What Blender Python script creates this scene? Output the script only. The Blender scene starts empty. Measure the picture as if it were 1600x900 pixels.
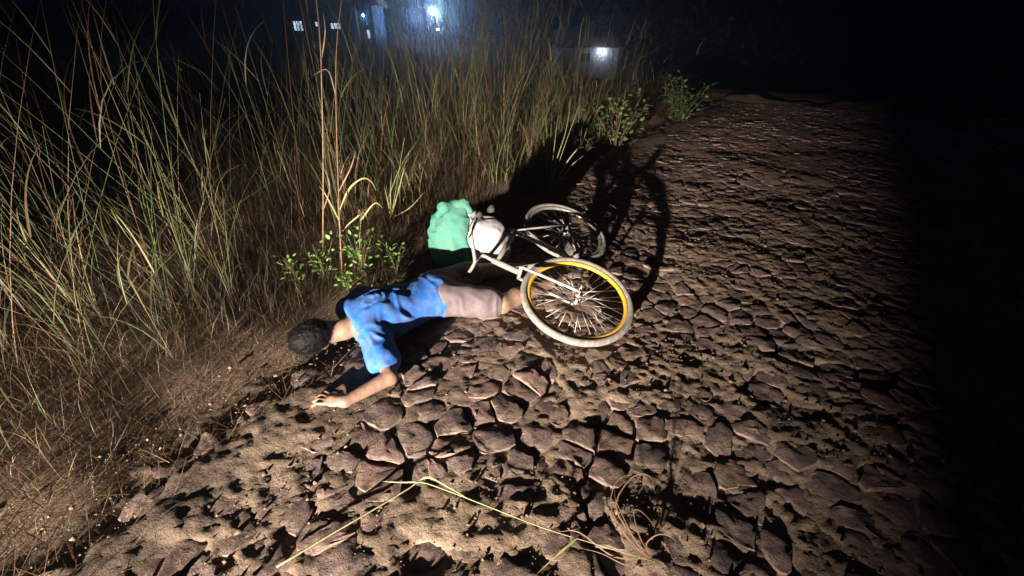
import bpy, bmesh, math, random
import numpy as np
from mathutils import Vector, Matrix

random.seed(7)
rng = np.random.default_rng(7)
scene = bpy.context.scene
C = scene.collection

# ------------------------------------------------------------------ camera, sky, light, exposure
CAM_H, PITCH, FPX = 1.5, math.radians(31.2), 676.0
cam = bpy.data.cameras.new('camera')
cam.sensor_width = 36.0
cam.lens = 36.0 * FPX / 1600.0
cam.clip_start, cam.clip_end = 0.05, 2000
camo = bpy.data.objects.new('camera', cam)
C.objects.link(camo)
camo.location = (0, 0, CAM_H)
camo.rotation_euler = (math.radians(90) - PITCH, 0, 0)
scene.camera = camo

world = bpy.data.worlds.new('World')
scene.world = world
world.use_nodes = True
wn = world.node_tree
bg = wn.nodes['Background']
sky = wn.nodes.new('ShaderNodeTexSky')
sky.sky_type = 'NISHITA'
sky.sun_disc = False
sky.sun_elevation = math.radians(-4)
sky.sun_rotation = math.radians(200)
wn.links.new(sky.outputs[0], bg.inputs[0])
bg.inputs[1].default_value = 0.10
night = wn.nodes.new('ShaderNodeBackground')        # moonless navy sky
night.inputs[0].default_value = (0.10, 0.16, 1.0, 1)
night.inputs[1].default_value = 0.0042
addw = wn.nodes.new('ShaderNodeAddShader')
wn.links.new(bg.outputs[0], addw.inputs[0]); wn.links.new(night.outputs[0], addw.inputs[1])
wn.links.new(addw.outputs[0], wn.nodes['World Output'].inputs[0])

moon = bpy.data.lights.new('moon', 'SUN')
moon.energy = 0.004
moon.angle = math.radians(0.5)
moon.color = (0.75, 0.85, 1.0)
mo = bpy.data.objects.new('moon', moon)
C.objects.link(mo)
mo.rotation_euler = (math.radians(40), 0, math.radians(20))

# headlamp of the vehicle standing on the road behind and to the left of the photographer
LPOS = Vector((-3.05, -5.0, 0.90))
hl = bpy.data.lights.new('headlamp', 'SPOT')
hl.energy = 20500
hl.color = (1.0, 0.89, 0.77)
hl.spot_size = math.radians(27)
hl.spot_blend = 1.0
hl.shadow_soft_size = 0.055
hlo = bpy.data.objects.new('headlamp', hl)
C.objects.link(hlo)
hlo.location = LPOS
az = math.radians(17.0)
hd = Vector((math.sin(az), math.cos(az), math.tan(math.radians(-6.4))))
hlo.rotation_euler = hd.to_track_quat('-Z', 'Y').to_euler()
hlo.scale = (1.60, 1.0, 1.0)          # a dipped beam is wider than it is high

scene.view_settings.view_transform = 'Standard'
scene.view_settings.look = 'None'
scene.view_settings.gamma = 1.0
scene.view_settings.use_curve_mapping = False
scene.view_settings.exposure = 0.0

# ------------------------------------------------------------------ helpers
def ray(u, v):
    a, b = (u - 800) / FPX, (v - 450) / FPX
    return Vector((a, math.cos(PITCH) - b * math.sin(PITCH), -math.sin(PITCH) - b * math.cos(PITCH)))

def gp(u, v, z=0.0):
    d = ray(u, v)
    return Vector((0, 0, CAM_H)) + d * ((z - CAM_H) / d.z)

def at_y(u, v, y):
    d = ray(u, v)
    return Vector((0, 0, CAM_H)) + d * (y / d.y)

def link(name, me, mat=None, parent=None):
    o = bpy.data.objects.new(name, me)
    C.objects.link(o)
    if mat is not None and not me.materials:
        me.materials.append(mat)
    if parent is not None:
        o.parent = parent
    return o

def tag(o, label=None, cat=None, group=None, kind=None):
    if label: o['label'] = label
    if cat: o['category'] = cat
    if group: o['group'] = group
    if kind: o['kind'] = kind
    return o

def empty(name, loc=(0, 0, 0), rz=0.0):
    o = bpy.data.objects.new(name, None)
    o.empty_display_size = 0.1
    C.objects.link(o)
    o.location = loc
    o.rotation_euler = (0, 0, rz)
    return o

def mesh_np(name, V, faces, smooth=False, col=None):
    """V (n,3); faces: (m,3) or (m,4) array or list of arrays of either"""
    if not isinstance(faces, list):
        faces = [faces]
    me = bpy.data.meshes.new(name)
    V = np.asarray(V, np.float32)
    me.vertices.add(len(V))
    me.vertices.foreach_set('co', V.ravel())
    nl = sum(f.size for f in faces)
    npoly = sum(len(f) for f in faces)
    me.loops.add(nl)
    me.loops.foreach_set('vertex_index', np.concatenate([f.ravel() for f in faces]).astype(np.int32))
    me.polygons.add(npoly)
    tot = np.concatenate([np.full(len(f), f.shape[1]) for f in faces]).astype(np.int32)
    st = np.concatenate([[0], np.cumsum(tot)[:-1]]).astype(np.int32)
    me.polygons.foreach_set('loop_start', st)
    me.polygons.foreach_set('loop_total', tot)
    me.update(calc_edges=True)
    if smooth:
        me.polygons.foreach_set('use_smooth', np.ones(npoly, bool))
    if col is not None:
        ca = me.color_attributes.new('Col', 'FLOAT_COLOR', 'POINT')
        c4 = np.ones((len(V), 4), np.float32)
        c4[:, :3] = col
        ca.data.foreach_set('color', c4.ravel())
    me.validate()
    return me

def _hash(ix, iy, iz, seed):
    h = (ix.astype(np.int64) * 374761393 + iy.astype(np.int64) * 668265263 + iz.astype(np.int64) * 2147483647 + seed * 974711)
    h = (h ^ (h >> 13)) * 1274126177
    h = h & 0x7fffffff
    h = (h ^ (h >> 16)) * 2246822519 & 0x7fffffff
    return (h & 0xffffff) / float(0xffffff) * 2 - 1

def vnoise(x, y, z=None, seed=0):
    x = np.asarray(x, float); y = np.asarray(y, float)
    z = np.zeros_like(x) if z is None else np.asarray(z, float)
    x0, y0, z0 = np.floor(x), np.floor(y), np.floor(z)
    fx, fy, fz = x - x0, y - y0, z - z0
    fx, fy, fz = [f * f * (3 - 2 * f) for f in (fx, fy, fz)]
    r = 0
    for dx in (0, 1):
        for dy in (0, 1):
            for dz in (0, 1):
                w = (fx if dx else 1 - fx) * (fy if dy else 1 - fy) * (fz if dz else 1 - fz)
                r = r + w * _hash(x0 + dx, y0 + dy, z0 + dz, seed)
    return r

def fbm(x, y, z=None, seed=0, octs=4, gain=0.5):
    a, f, r = 1.0, 1.0, 0
    for k in range(octs):
        r = r + a * vnoise(x * f, y * f, None if z is None else z * f, seed + k * 17)
        a *= gain; f *= 2.03
    return r

def sstep(a, b, x):
    t = np.clip((x - a) / (b - a), 0, 1)
    return t * t * (3 - 2 * t)

# ------------------------------------------------------------------ materials
def mat_new(name):
    m = bpy.data.materials.new(name)
    m.use_nodes = True
    nt = m.node_tree
    return m, nt, nt.nodes['Principled BSDF']

def ramp(nt, src, stops):
    r = nt.nodes.new('ShaderNodeValToRGB')
    els = r.color_ramp.elements
    while len(els) < len(stops):
        els.new(0.5)
    for e, (p, c) in zip(els, stops):
        e.position = p; e.color = (*c, 1)
    nt.links.new(src, r.inputs[0])
    return r.outputs[0]

def noise_node(nt, scale, detail=6, rough=0.6, coord='Object', dist=0.0):
    tc = nt.nodes.new('ShaderNodeTexCoord')
    n = nt.nodes.new('ShaderNodeTexNoise')
    n.inputs['Scale'].default_value = scale
    n.inputs['Detail'].default_value = detail
    n.inputs['Roughness'].default_value = rough
    n.inputs['Distortion'].default_value = dist
    nt.links.new(tc.outputs[coord], n.inputs['Vector'])
    return n.outputs[0]

def bump(nt, bsdf, srcs):
    prev = None
    for s, strength, dist in srcs:
        b = nt.nodes.new('ShaderNodeBump')
        b.inputs['Strength'].default_value = strength
        b.inputs['Distance'].default_value = dist
        nt.links.new(s, b.inputs['Height'])
        if prev is not None:
            nt.links.new(prev, b.inputs['Normal'])
        prev = b.outputs[0]
    nt.links.new(prev, bsdf.inputs['Normal'])

def mixc(nt, fac, a, b, mode='MIX'):
    m = nt.nodes.new('ShaderNodeMix')
    m.data_type = 'RGBA'; m.blend_type = mode
    for sock, val in ((m.inputs[0], fac), (m.inputs[6], a), (m.inputs[7], b)):
        if isinstance(val, (int, float)): sock.default_value = val
        elif isinstance(val, tuple): sock.default_value = (*val, 1)
        else: nt.links.new(val, sock)
    return m.outputs[2]

def plain(name, col, rough=0.6, metal=0.0, var=0.25, scale=8, bumps=None, dust=None):
    m, nt, b = mat_new(name)
    n = noise_node(nt, scale)
    c = ramp(nt, n, [(0.3, tuple(x * (1 - var) for x in col)), (0.7, tuple(min(1, x * (1 + var)) for x in col))])
    if dust:
        n2 = noise_node(nt, scale * 1.7, 8, 0.7)
        f = ramp(nt, n2, [(0.42, (0, 0, 0)), (0.62, (dust[1],) * 3)])
        c = mixc(nt, f, c, dust[0])
    nt.links.new(c, b.inputs['Base Color'])
    b.inputs['Roughness'].default_value = rough
    b.inputs['Metallic'].default_value = metal
    if bumps:
        bump(nt, b, [(noise_node(nt, s, 6, 0.6), st, d) for s, st, d in bumps])
    return m

SAND = (0.245, 0.180, 0.134)

def stone_material():
    m, nt, b = mat_new('sandstone_sett')
    at = nt.nodes.new('ShaderNodeAttribute'); at.attribute_name = 'Col'
    n1 = noise_node(nt, 22, 8, 0.65)
    c = mixc(nt, 1.0, at.outputs[0], ramp(nt, n1, [(0.25, (0.62, 0.60, 0.60)), (0.75, (1.25, 1.22, 1.2))]), 'MULTIPLY')
    n2 = noise_node(nt, 9, 9, 0.72)
    f = ramp(nt, n2, [(0.47, (0, 0, 0)), (0.63, (0.8, 0.8, 0.8))])
    c = mixc(nt, f, c, SAND)
    nt.links.new(c, b.inputs['Base Color'])
    b.inputs['Roughness'].default_value = 0.78
    b.inputs['Specular IOR Level'].default_value = 0.25
    bump(nt, b, [(noise_node(nt, 26, 9, 0.7, dist=1.2), 0.9, 0.014), (noise_node(nt, 150, 6, 0.75), 0.8, 0.004)])
    return m

def soil_material():
    m, nt, b = mat_new('sandy_soil')
    at = nt.nodes.new('ShaderNodeAttribute'); at.attribute_name = 'Col'
    n1 = noise_node(nt, 35, 9, 0.7)
    c = mixc(nt, 1.0, at.outputs[0], ramp(nt, n1, [(0.25, (0.55, 0.53, 0.5)), (0.75, (1.3, 1.28, 1.25))]), 'MULTIPLY')
    nt.links.new(c, b.inputs['Base Color'])
    b.inputs['Roughness'].default_value = 0.9
    b.inputs['Specular IOR Level'].default_value = 0.15
    bump(nt, b, [(noise_node(nt, 70, 8, 0.7), 0.8, 0.010), (noise_node(nt, 260, 4, 0.7), 0.6, 0.003)])
    return m

def leaf_material(name, trans=0.3, rough=0.55):
    m, nt, b = mat_new(name)
    at = nt.nodes.new('ShaderNodeAttribute'); at.attribute_name = 'Col'
    n1 = noise_node(nt, 60, 3, 0.5)
    c = mixc(nt, 1.0, at.outputs[0], ramp(nt, n1, [(0.3, (0.7, 0.7, 0.7)), (0.7, (1.2, 1.2, 1.2))]), 'MULTIPLY')
    nt.links.new(c, b.inputs['Base Color'])
    b.inputs['Roughness'].default_value = rough
    b.inputs['Specular IOR Level'].default_value = 0.3
    tr = nt.nodes.new('ShaderNodeBsdfTranslucent')
    nt.links.new(c, tr.inputs[0])
    mx = nt.nodes.new('ShaderNodeMixShader')
    mx.inputs[0].default_value = trans
    nt.links.new(b.outputs[0], mx.inputs[1]); nt.links.new(tr.outputs[0], mx.inputs[2])
    nt.links.new(mx.outputs[0], nt.nodes['Material Output'].inputs[0])
    return m

def emit(name, col, strength):
    m, nt, b = mat_new(name)
    b.inputs['Base Color'].default_value = (*col, 1)
    b.inputs['Emission Color'].default_value = (*col, 1)
    b.inputs['Emission Strength'].default_value = strength
    return m

M_STONE, M_SOIL = stone_material(), soil_material()
M_GRASS = leaf_material('grass_blade', 0.25)
M_LEAF = leaf_material('broad_leaf', 0.3, 0.45)

# ------------------------------------------------------------------ terrain and road coordinates
RD = math.radians(31.0)
def st_of(x, y):
    return x * math.sin(RD) + y * math.cos(RD), x * math.cos(RD) - y * math.sin(RD)
def xy_of(s, t):
    return s * math.sin(RD) + t * math.cos(RD), s * math.cos(RD) - t * math.sin(RD)

ROAD_R = 4.3
def edge_t(s):
    s = np.asarray(s, float)
    base = np.interp(s, [-4, 0.2, 1.0, 2.0, 3.6, 6.0, 9.9, 14], [-1.75, -1.72, -1.62, -2.0, -2.02, -1.95, -1.6, -1.5])
    return base + 0.10 * vnoise(s * 1.7, s * 0 + 3.1, seed=5) + 0.05 * vnoise(s * 5, s * 0 + 9.1, seed=6)

def road_low(x, y):
    """gentle unevenness of the paved surface"""
    return 0.018 * vnoise(x * 1.1, y * 1.1, seed=21) + 0.010 * vnoise(x * 2.9, y * 2.9, seed=22)

def terr(x, y):
    x = np.asarray(x, float); y = np.asarray(y, float)
    s, t = st_of(x, y)
    el = edge_t(np.clip(s, -4, 14))
    left = sstep(0.02, 0.55, el - t)                     # verge rises left of the road
    right = sstep(0.05, 0.8, t - ROAD_R)
    z = -0.16 + (0.19 + 0.05 * vnoise(x * 1.5, y * 1.5, seed=31) + 0.02 * vnoise(x * 6, y * 6, seed=32)) * np.maximum(left, right)
    onroad = (1 - np.maximum(left, right))
    z = z + onroad * 0.15 * sstep(12.6, 13.4, s)
    bank = np.exp(-((s - 12.4) / 0.55) ** 2) * sstep(-1.9, -1.2, t) * sstep(9, 5, t)   # low earth bank closing the road
    z = z + bank * (0.22 + 0.14 * vnoise(x * 0.9, y * 0.9, seed=33) + 0.08 * vnoise(x * 3, y * 3, seed=34))
    drop = 3.1 * sstep(14, 30, s) * sstep(-25, -14, t)
    return z - drop

def lines(a, b, fine_a, fine_b, d0, grow):
    L = list(np.arange(fine_a, fine_b, d0))
    x, d = fine_b, d0
    while x < b:
        L.append(x); d *= grow; x += d
    L.append(b)
    x, d, Lo = fine_a, d0, []
    while x > a:
        d *= grow; x -= d; Lo.append(max(x, a))
    return np.array(sorted(set(np.round(Lo + L, 5))))

def grid_mesh(name, X, Y, Z, col, smooth=True):
    n, m = X.shape
    V = np.stack([X.ravel(), Y.ravel(), Z.ravel()], 1)
    idx = np.arange(n * m).reshape(n, m)
    F = np.stack([idx[:-1, :-1], idx[1:, :-1], idx[1:, 1:], idx[:-1, 1:]], -1).reshape(-1, 4)
    return mesh_np(name, V, F, smooth, col)

# ground sheet to the horizon
gx = lines(-600, 600, -7, 9, 0.10, 1.15)
gy = lines(-600, 600, -2, 14, 0.10, 1.15)
X, Y = np.meshgrid(gx, gy)
Z = terr(X, Y)
cn = fbm(X * 0.9, Y * 0.9, seed=41).ravel()[:, None]
ground = link('ground', grid_mesh('ground', X, Y, Z, np.array([0.085, 0.060, 0.042]) * (1 + 0.35 * cn)), M_SOIL)
tag(ground, kind='structure')

# road: sandy bed between the setts
sl = lines(-4.0, 12.2, 0.2, 4.2, 0.014, 1.03)
tl = lines(-2.6, ROAD_R + 0.5, -2.2, 1.6, 0.014, 1.04)
S, T = np.meshgrid(sl, tl, indexing='ij')
X, Y = xy_of(S, T)
def sand_fill(x, y):
    a = fbm(x * 2.3, y * 2.3, seed=51, octs=3)
    return -0.0040 + 0.0085 * a - 0.022 * sstep(0.45, 0.8, vnoise(x * 6.5, y * 6.5, seed=57)) 
EL = edge_t(S)
Z = road_low(X, Y) + sand_fill(X, Y) + 0.0058 * fbm(X * 16, Y * 16, seed=52, octs=3) + 0.0042 * np.abs(vnoise(X * 38, Y * 38, seed=58)) + 0.0030 * fbm(X * 55, Y * 55, seed=53, octs=2)
Z = Z + 0.018 * sstep(0.45, 0.1, T - EL) - 0.10 * sstep(0.15, -0.25, T - EL) - 0.12 * sstep(ROAD_R + 0.1, ROAD_R + 0.5, T)
cn = fbm(X * 3, Y * 3, seed=54)
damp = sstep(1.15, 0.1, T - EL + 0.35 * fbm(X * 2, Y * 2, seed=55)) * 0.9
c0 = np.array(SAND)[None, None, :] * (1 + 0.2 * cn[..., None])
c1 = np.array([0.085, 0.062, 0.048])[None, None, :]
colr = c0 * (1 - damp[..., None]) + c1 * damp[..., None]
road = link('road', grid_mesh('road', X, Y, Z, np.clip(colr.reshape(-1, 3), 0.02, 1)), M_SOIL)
tag(road, kind='structure')

# ------------------------------------------------------------------ setts (voronoi cells in courses across the road)
def setts():
    ds, dt = 0.128, 0.150
    ns, ntt = int(16.0 / ds), int((ROAD_R + 2.4) / dt)
    P = np.zeros((ns, ntt, 2))
    for i in range(ns):
        off = rng.uniform(0, dt)
        for j in range(ntt):
            P[i, j] = (-3.6 + i * ds + rng.normal() * 0.031, -2.3 + j * dt + off + rng.normal() * 0.040)
    out = []
    for i in range(2, ns - 2):
        if P[i, 0, 0] < -1.2 or P[i, 0, 0] > 11.9: continue
        for j in range(2, ntt - 2):
            c = P[i, j]
            if c[1] < edge_t(c[0]) - 0.02 or c[1] > ROAD_R: continue
            cx, cy = float(c[0]), float(c[1])
            poly = [(cx - .2, cy - .2), (cx + .2, cy - .2), (cx + .2, cy + .2), (cx - .2, cy + .2)]
            for ii in range(i - 2, i + 3):
                for jj in range(j - 2, j + 3):
                    if ii == i and jj == j: continue
                    nx, ny = float(P[ii, jj, 0]) - cx, float(P[ii, jj, 1]) - cy
                    dd = (nx * nx + ny * ny) / 2
                    dist = [(p[0] - cx) * nx + (p[1] - cy) * ny - dd for p in poly]
                    if max(dist) <= 0: continue
                    new = []
                    for k in range(len(poly)):
                        k2 = (k + 1) % len(poly)
                        pa, pb, da, db = poly[k], poly[k2], dist[k], dist[k2]
                        if da <= 0: new.append(pa)
                        if da * db < 0:
                            f = da / (da - db)
                            new.append((pa[0] + (pb[0] - pa[0]) * f, pa[1] + (pb[1] - pa[1]) * f))
                    poly = new
            if len(poly) >= 3: out.append((c, np.array(poly)))
    return out

def sett_mesh(c, poly, nb):
    """irregular block: rough domed and tilted top, broken shoulders"""
    ctr = poly.mean(0)
    gap = rng.uniform(0.002, 0.008)
    per = np.concatenate([poly, poly[:1]])
    seg = np.hypot(*(per[1:] - per[:-1]).T)
    cum = np.concatenate([[0], np.cumsum(seg)])
    u = (np.arange(nb) + rng.uniform(-0.2, 0.2, nb)) / nb * cum[-1] % cum[-1]
    u = np.sort(u)
    bx, by = np.interp(u, cum, per[:, 0]), np.interp(u, cum, per[:, 1])
    B = np.stack([bx, by], 1) - ctr
    R = np.hypot(B[:, 0], B[:, 1])
    B = B * ((R - gap - rng.uniform(0, 0.005, nb)) / R)[:, None]
    z0 = rng.normal(0, 0.0042)
    pl = [(rng.normal(0, 0.04, 2), 0.0)]
    for _ in range(3):
        th = rng.uniform(0, 6.283); g = rng.uniform(0.03, 0.22)
        pl.append((-g * np.array([math.cos(th), math.sin(th)]), g * rng.uniform(0.012, 0.06)))
    def top(p):
        return z0 + np.min([p @ w + c for w, c in pl], axis=0)
    spec = [(1.03, -0.075), (1.0, -0.009), (0.965, -0.002), (0.78, 0.0), (0.52, 0.0), (0.25, 0.0)]
    V = []
    for k, (f, dz) in enumerate(spec):
        pts = B * f
        X2, Y2 = xy_of(ctr[0] + pts[:, 0], ctr[1] + pts[:, 1])
        z = road_low(X2, Y2) + top(pts) + dz
        z = z + 0.0036 * fbm(X2 * 21, Y2 * 21, seed=61, octs=3)
        if k in (1, 2): z = z + rng.normal(0, 0.002, nb)
        V.append(np.stack([X2, Y2, z], 1))
    V = np.concatenate(V)
    xc, yc = xy_of(*ctr)
    zc = float(road_low(np.array(xc), np.array(yc)) + top(np.zeros((1, 2)))[0] + 0.0028 * fbm(np.array(xc * 17), np.array(yc * 17), seed=61, octs=3))
    V = np.concatenate([V, [[xc, yc, zc]]])
    F = []
    for k in range(len(spec) - 1):
        for a in range(nb):
            b = (a + 1) % nb
            i0, i1, j0, j1 = k * nb + a, k * nb + b, (k + 1) * nb + a, (k + 1) * nb + b
            F += [(i0, j0, j1), (i0, j1, i1)]
    k = len(spec) - 1
    for a in range(nb):
        F.append((k * nb + a, len(V) - 1, k * nb + (a + 1) % nb))
    return V, np.array(F), np.array((xc, yc, zc))

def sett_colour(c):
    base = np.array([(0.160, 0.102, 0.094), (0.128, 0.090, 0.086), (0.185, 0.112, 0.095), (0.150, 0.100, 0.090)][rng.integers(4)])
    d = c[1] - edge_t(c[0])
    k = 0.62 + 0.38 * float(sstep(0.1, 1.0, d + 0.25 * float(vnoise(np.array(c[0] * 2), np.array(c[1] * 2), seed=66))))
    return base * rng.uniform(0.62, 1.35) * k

cells = setts()
scored = []
for c, poly in cells:
    x, y = xy_of(c[0], c[1])
    d = y * math.cos(PITCH) + CAM_H * math.sin(PITCH)
    if d < 0.3: scored.append(0); continue
    u = 800 + FPX * x / d
    v = 450 - FPX * (y * math.sin(PITCH) - CAM_H * math.cos(PITCH)) / d
    inside = 455 < u < 1145 and 260 < v < 925
    hidden = 500 < u < 960 and 400 < v < 560 and v < 560
    scored.append((1 / d if inside and not (hidden and u < 850) else 0))
order = np.argsort(-np.array(scored))
single = set(order[:300].tolist())
VV, FF, CC, off = [], [], [], 0
for k, (c, poly) in enumerate(cells):
    x, y = xy_of(*c)
    near = math.hypot(x, y) < 4.5
    V, F, ctr = sett_mesh(c, poly, 16 if near else 11)
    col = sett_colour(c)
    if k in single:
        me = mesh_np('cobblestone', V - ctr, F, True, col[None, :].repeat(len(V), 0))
        me.set_sharp_from_angle(angle=math.radians(24))
        o = link('cobblestone', me, M_STONE, road)
        o.location = ctr
    else:
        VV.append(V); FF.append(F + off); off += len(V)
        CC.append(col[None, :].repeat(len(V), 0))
me = mesh_np('cobblestone_paving', np.concatenate(VV), np.concatenate(FF), True, np.concatenate(CC))
me.set_sharp_from_angle(angle=math.radians(24))
o = link('cobblestone_paving', me, M_STONE, road)
tag(o, kind='stuff')

def crumbs():
    """small loose grit on the road"""
    N = 20000
    s = rng.uniform(-0.2, 4.5, N)
    t = rng.uniform(-2.1, 2.2, N)
    x, y = xy_of(s, t)
    keep = fbm(x * 2.3, y * 2.3, seed=51, octs=3) + rng.normal(0, 0.35, N) + 0.8 * sstep(0.8, 0.1, t - edge_t(s)) > 0.25
    x, y = x[keep], y[keep]
    r = 0.0018 + 0.0045 * rng.random(len(x)) ** 4 + 0.010 * (rng.random(len(x)) < 0.09) * rng.random(len(x))
    z = road_low(x, y) + sand_fill(x, y) + 0.0035 + r * 0.2
    o8 = np.array([(1, 0, 0), (0, 1, 0), (-1, 0, 0), (0, -1, 0), (0, 0, 1), (0, 0, -1)], float)
    f8 = np.array([(0, 1, 4), (1, 2, 4), (2, 3, 4), (3, 0, 4), (1, 0, 5), (2, 1, 5), (3, 2, 5), (0, 3, 5)])
    n = len(x)
    V = o8[None] * rng.uniform(0.6, 1.4, (n, 6, 1)) * r[:, None, None] * np.array([1.2, 1.0, 0.75])
    a = rng.uniform(0, 6.28, n)
    ca, sa = np.cos(a)[:, None], np.sin(a)[:, None]
    V = np.stack([V[..., 0] * ca - V[..., 1] * sa, V[..., 0] * sa + V[..., 1] * ca, V[..., 2]], -1)
    V += np.stack([x, y, z], 1)[:, None]
    F = (f8[None] + (np.arange(n) * 6)[:, None, None]).reshape(-1, 3)
    col = np.repeat(np.array(SAND)[None] * rng.uniform(0.35, 0.8, (n, 1)), 6, 0)
    o = link('grit', mesh_np('grit', V.reshape(-1, 3), F, False, col), M_SOIL)
    tag(o, 'loose sandy grit scattered over the cobbled road', 'grit', kind='stuff')
crumbs()

# ------------------------------------------------------------------ grass ribbons
def ribbons(base, azim, length, lean, bend, width, segs, kink=None, twist=0.0, pw=0.8):
    n = len(base)
    t = np.linspace(0, 1, segs + 1)
    az = np.stack([np.cos(azim), np.sin(azim), 0 * azim], 1)
    # angle from vertical grows along the blade
    ang = lean[:, None] + bend[:, None] * t[None] ** 1.5
    if kink is not None:
        ang = ang + kink[:, None] * (t[None] > 0.6)
    dl = length[:, None] / segs
    hx = np.cumsum(np.sin(ang) * dl, 1) - np.sin(ang) * dl
    hz = np.cumsum(np.cos(ang) * dl, 1) - np.cos(ang) * dl
    Pc = base[:, None] + az[:, None] * hx[..., None] + np.array([0, 0, 1.0]) * hz[..., None]
    wa = azim + np.pi / 2 + rng.normal(0, 0.6, n)
    wd = np.stack([np.cos(wa), np.sin(wa), 0 * wa], 1)
    w = width[:, None] * np.clip((1 - t[None]) ** pw, 0.03, 1) * np.clip(0.45 + t[None] * 4, 0, 1)
    L = Pc - wd[:, None] * w[..., None] * 0.5
    Rr = Pc + wd[:, None] * w[..., None] * 0.5
    V = np.stack([L, Rr], 2).reshape(n, (segs + 1) * 2, 3)
    k = np.arange(segs)
    f = np.stack([2 * k, 2 * k + 1, 2 * k + 3, 2 * k + 2], 1)
    F = (f[None] + (np.arange(n) * (segs + 1) * 2)[:, None, None]).reshape(-1, 4)
    return V.reshape(-1, 3), F, Pc

def stalks(base, top_dir, length, r, segs, curve):
    """three-sided stalks; base (n,3), top_dir (n,2) horizontal lean per metre, curve extra"""
    n = len(base)
    t = np.linspace(0, 1, segs + 1)
    hx = top_dir[:, None] * (t[None, :, None] * 1.0 + curve[:, None, None] * t[None, :, None] ** 2) * length[:, None, None]
    P = np.zeros((n, segs + 1, 3))
    P[..., :2] = base[:, None, :2] + hx
    P[..., 2] = base[:, None, 2] + length[:, None] * t[None] * np.sqrt(np.clip(1 - 0.3 * (top_dir ** 2).sum(1)[:, None], 0.2, 1))
    a = np.array([0, 2.094, 4.189])
    ring = np.stack([np.cos(a), np.sin(a), 0 * a], 1)
    rr = r[:, None] * (1 - 0.72 * t[None])
    V = P[:, :, None] + ring[None, None] * rr[..., None, None]
    k = np.arange(segs)
    f = np.concatenate([np.stack([3 * k + i, 3 * k + (i + 1) % 3, 3 * k + 3 + (i + 1) % 3, 3 * k + 3 + i], 1) for i in range(3)])
    F = (f[None] + (np.arange(n) * (segs + 1) * 3)[:, None, None]).reshape(-1, 4)
    return V.reshape(-1, 3), F, P

class Bag:
    def __init__(self): self.V, self.F, self.K, self.n = [], [], [], 0
    def add(self, V, F, col):
        V = np.asarray(V)
        col = np.asarray(col, float)
        if col.ndim == 1: col = col[None].repeat(len(V), 0)
        elif len(col) != len(V): col = np.repeat(col, len(V) // len(col), 0)
        self.V.append(V); self.F.append(np.asarray(F) + self.n); self.K.append(col); self.n += len(V)
    def link(self, name, mat, parent=None, smooth=False):
        fs = {}
        for f in self.F: fs.setdefault(f.shape[1], []).append(f)
        me = mesh_np(name, np.concatenate(self.V), [np.concatenate(v) for v in fs.values()], smooth, np.concatenate(self.K))
        return link(name, me, mat, parent)

STRAW = np.array([0.175, 0.115, 0.060]); RUST = np.array([0.085, 0.042, 0.025]); GREEN = np.array([0.062, 0.084, 0.027]); OLIVE = np.array([0.098, 0.092, 0.042])
def pick(n, weights):
    pal = np.stack([STRAW, RUST, GREEN, OLIVE])
    k = rng.choice(4, n, p=np.array(weights) / sum(weights))
    return pal[k] * rng.uniform(0.6, 1.3, (n, 1))

def clearance(x, y):
    """true where lying things leave room for grass"""
    person = ((x + 0.62) ** 2 / 0.62 ** 2 + (y - 2.05) ** 2 / 0.42 ** 2) > 1
    bundle = (x + 0.32) ** 2 + (y - 2.9) ** 2 > 0.30 ** 2
    bike = ~((x > -0.3) & (y < 3.7) & (y > 1.8))
    return person & bundle & bike

def low_grass():
    bag = Bag()
    N = 70000
    s = rng.uniform(-2.5, 12.5, N)
    d = rng.gamma(1.3, 1.35, N)                              # distance into the verge
    t = edge_t(s) + 0.05 - d + rng.normal(0, 0.06, N)
    x, y = xy_of(s, t)
    keep = clearance(x, y) & (y > 0.2) & (d < 7.5) & (fbm(x * 1.6, y * 1.6, seed=71, octs=3) + 1.3 * sstep(0, .7, d) - 0.35 > rng.uniform(-0.7, 0.7, N))
    x, y, d = x[keep], y[keep], d[keep]
    n = len(x)
    z = terr(x, y)
    L = (0.07 + 0.13 * sstep(0, 0.5, d) + 0.10 * sstep(0.4, 1.6, d) + 0.26 * sstep(0.45, 1.2, d) * sstep(5.2, 3.6, st_of(x, y)[0]) * (rng.random(n) < 0.45)) * rng.uniform(0.5, 1.5, n) * (0.75 + 0.35 * vnoise(x * 2.2, y * 2.2, seed=72))
    V, F, _ = ribbons(np.stack([x, y, z - 0.01], 1), rng.uniform(0, 6.283, n), L, np.abs(rng.normal(0.35, 0.35, n)), rng.normal(1.1, 0.9, n), rng.uniform(0.0016, 0.0042, n), 5)
    patch = vnoise(x * 1.3, y * 1.3, seed=73)[:, None]
    colr = pick(n, (5, 6, 0.7, 1.2)) * (0.72 + 0.4 * patch)
    bag.add(V, F, colr)
    # matted dry litter lying close to the soil
    m = 34000
    s = rng.uniform(-1.5, 10, m); t = edge_t(s) + 0.16 - rng.gamma(1.2, 0.55, m)
    x, y = xy_of(s, t); k = clearance(x, y) & (y > 0.2); x, y = x[k], y[k]; m = len(x)
    on = np.maximum(terr(x, y), road_low(x, y) - 0.02 - 0.10 * sstep(0.15, -0.25, st_of(x, y)[1] - edge_t(st_of(x, y)[0])))
    V, F, _ = ribbons(np.stack([x, y, on + rng.uniform(0.002, 0.03, m)], 1), rng.uniform(0, 6.283, m), rng.uniform(0.05, 0.22, m), rng.normal(1.35, 0.18, m), rng.normal(0.15, 0.35, m), rng.uniform(0.0018, 0.0045, m), 4)
    bag.add(V, F, pick(m, (4, 6, 0.2, 1)) * 0.9)
    o = bag.link('dry_grass', M_GRASS)
    tag(o, 'low matted dry brown grass along the left edge of the road', 'grass', kind='stuff')
low_grass()

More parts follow.
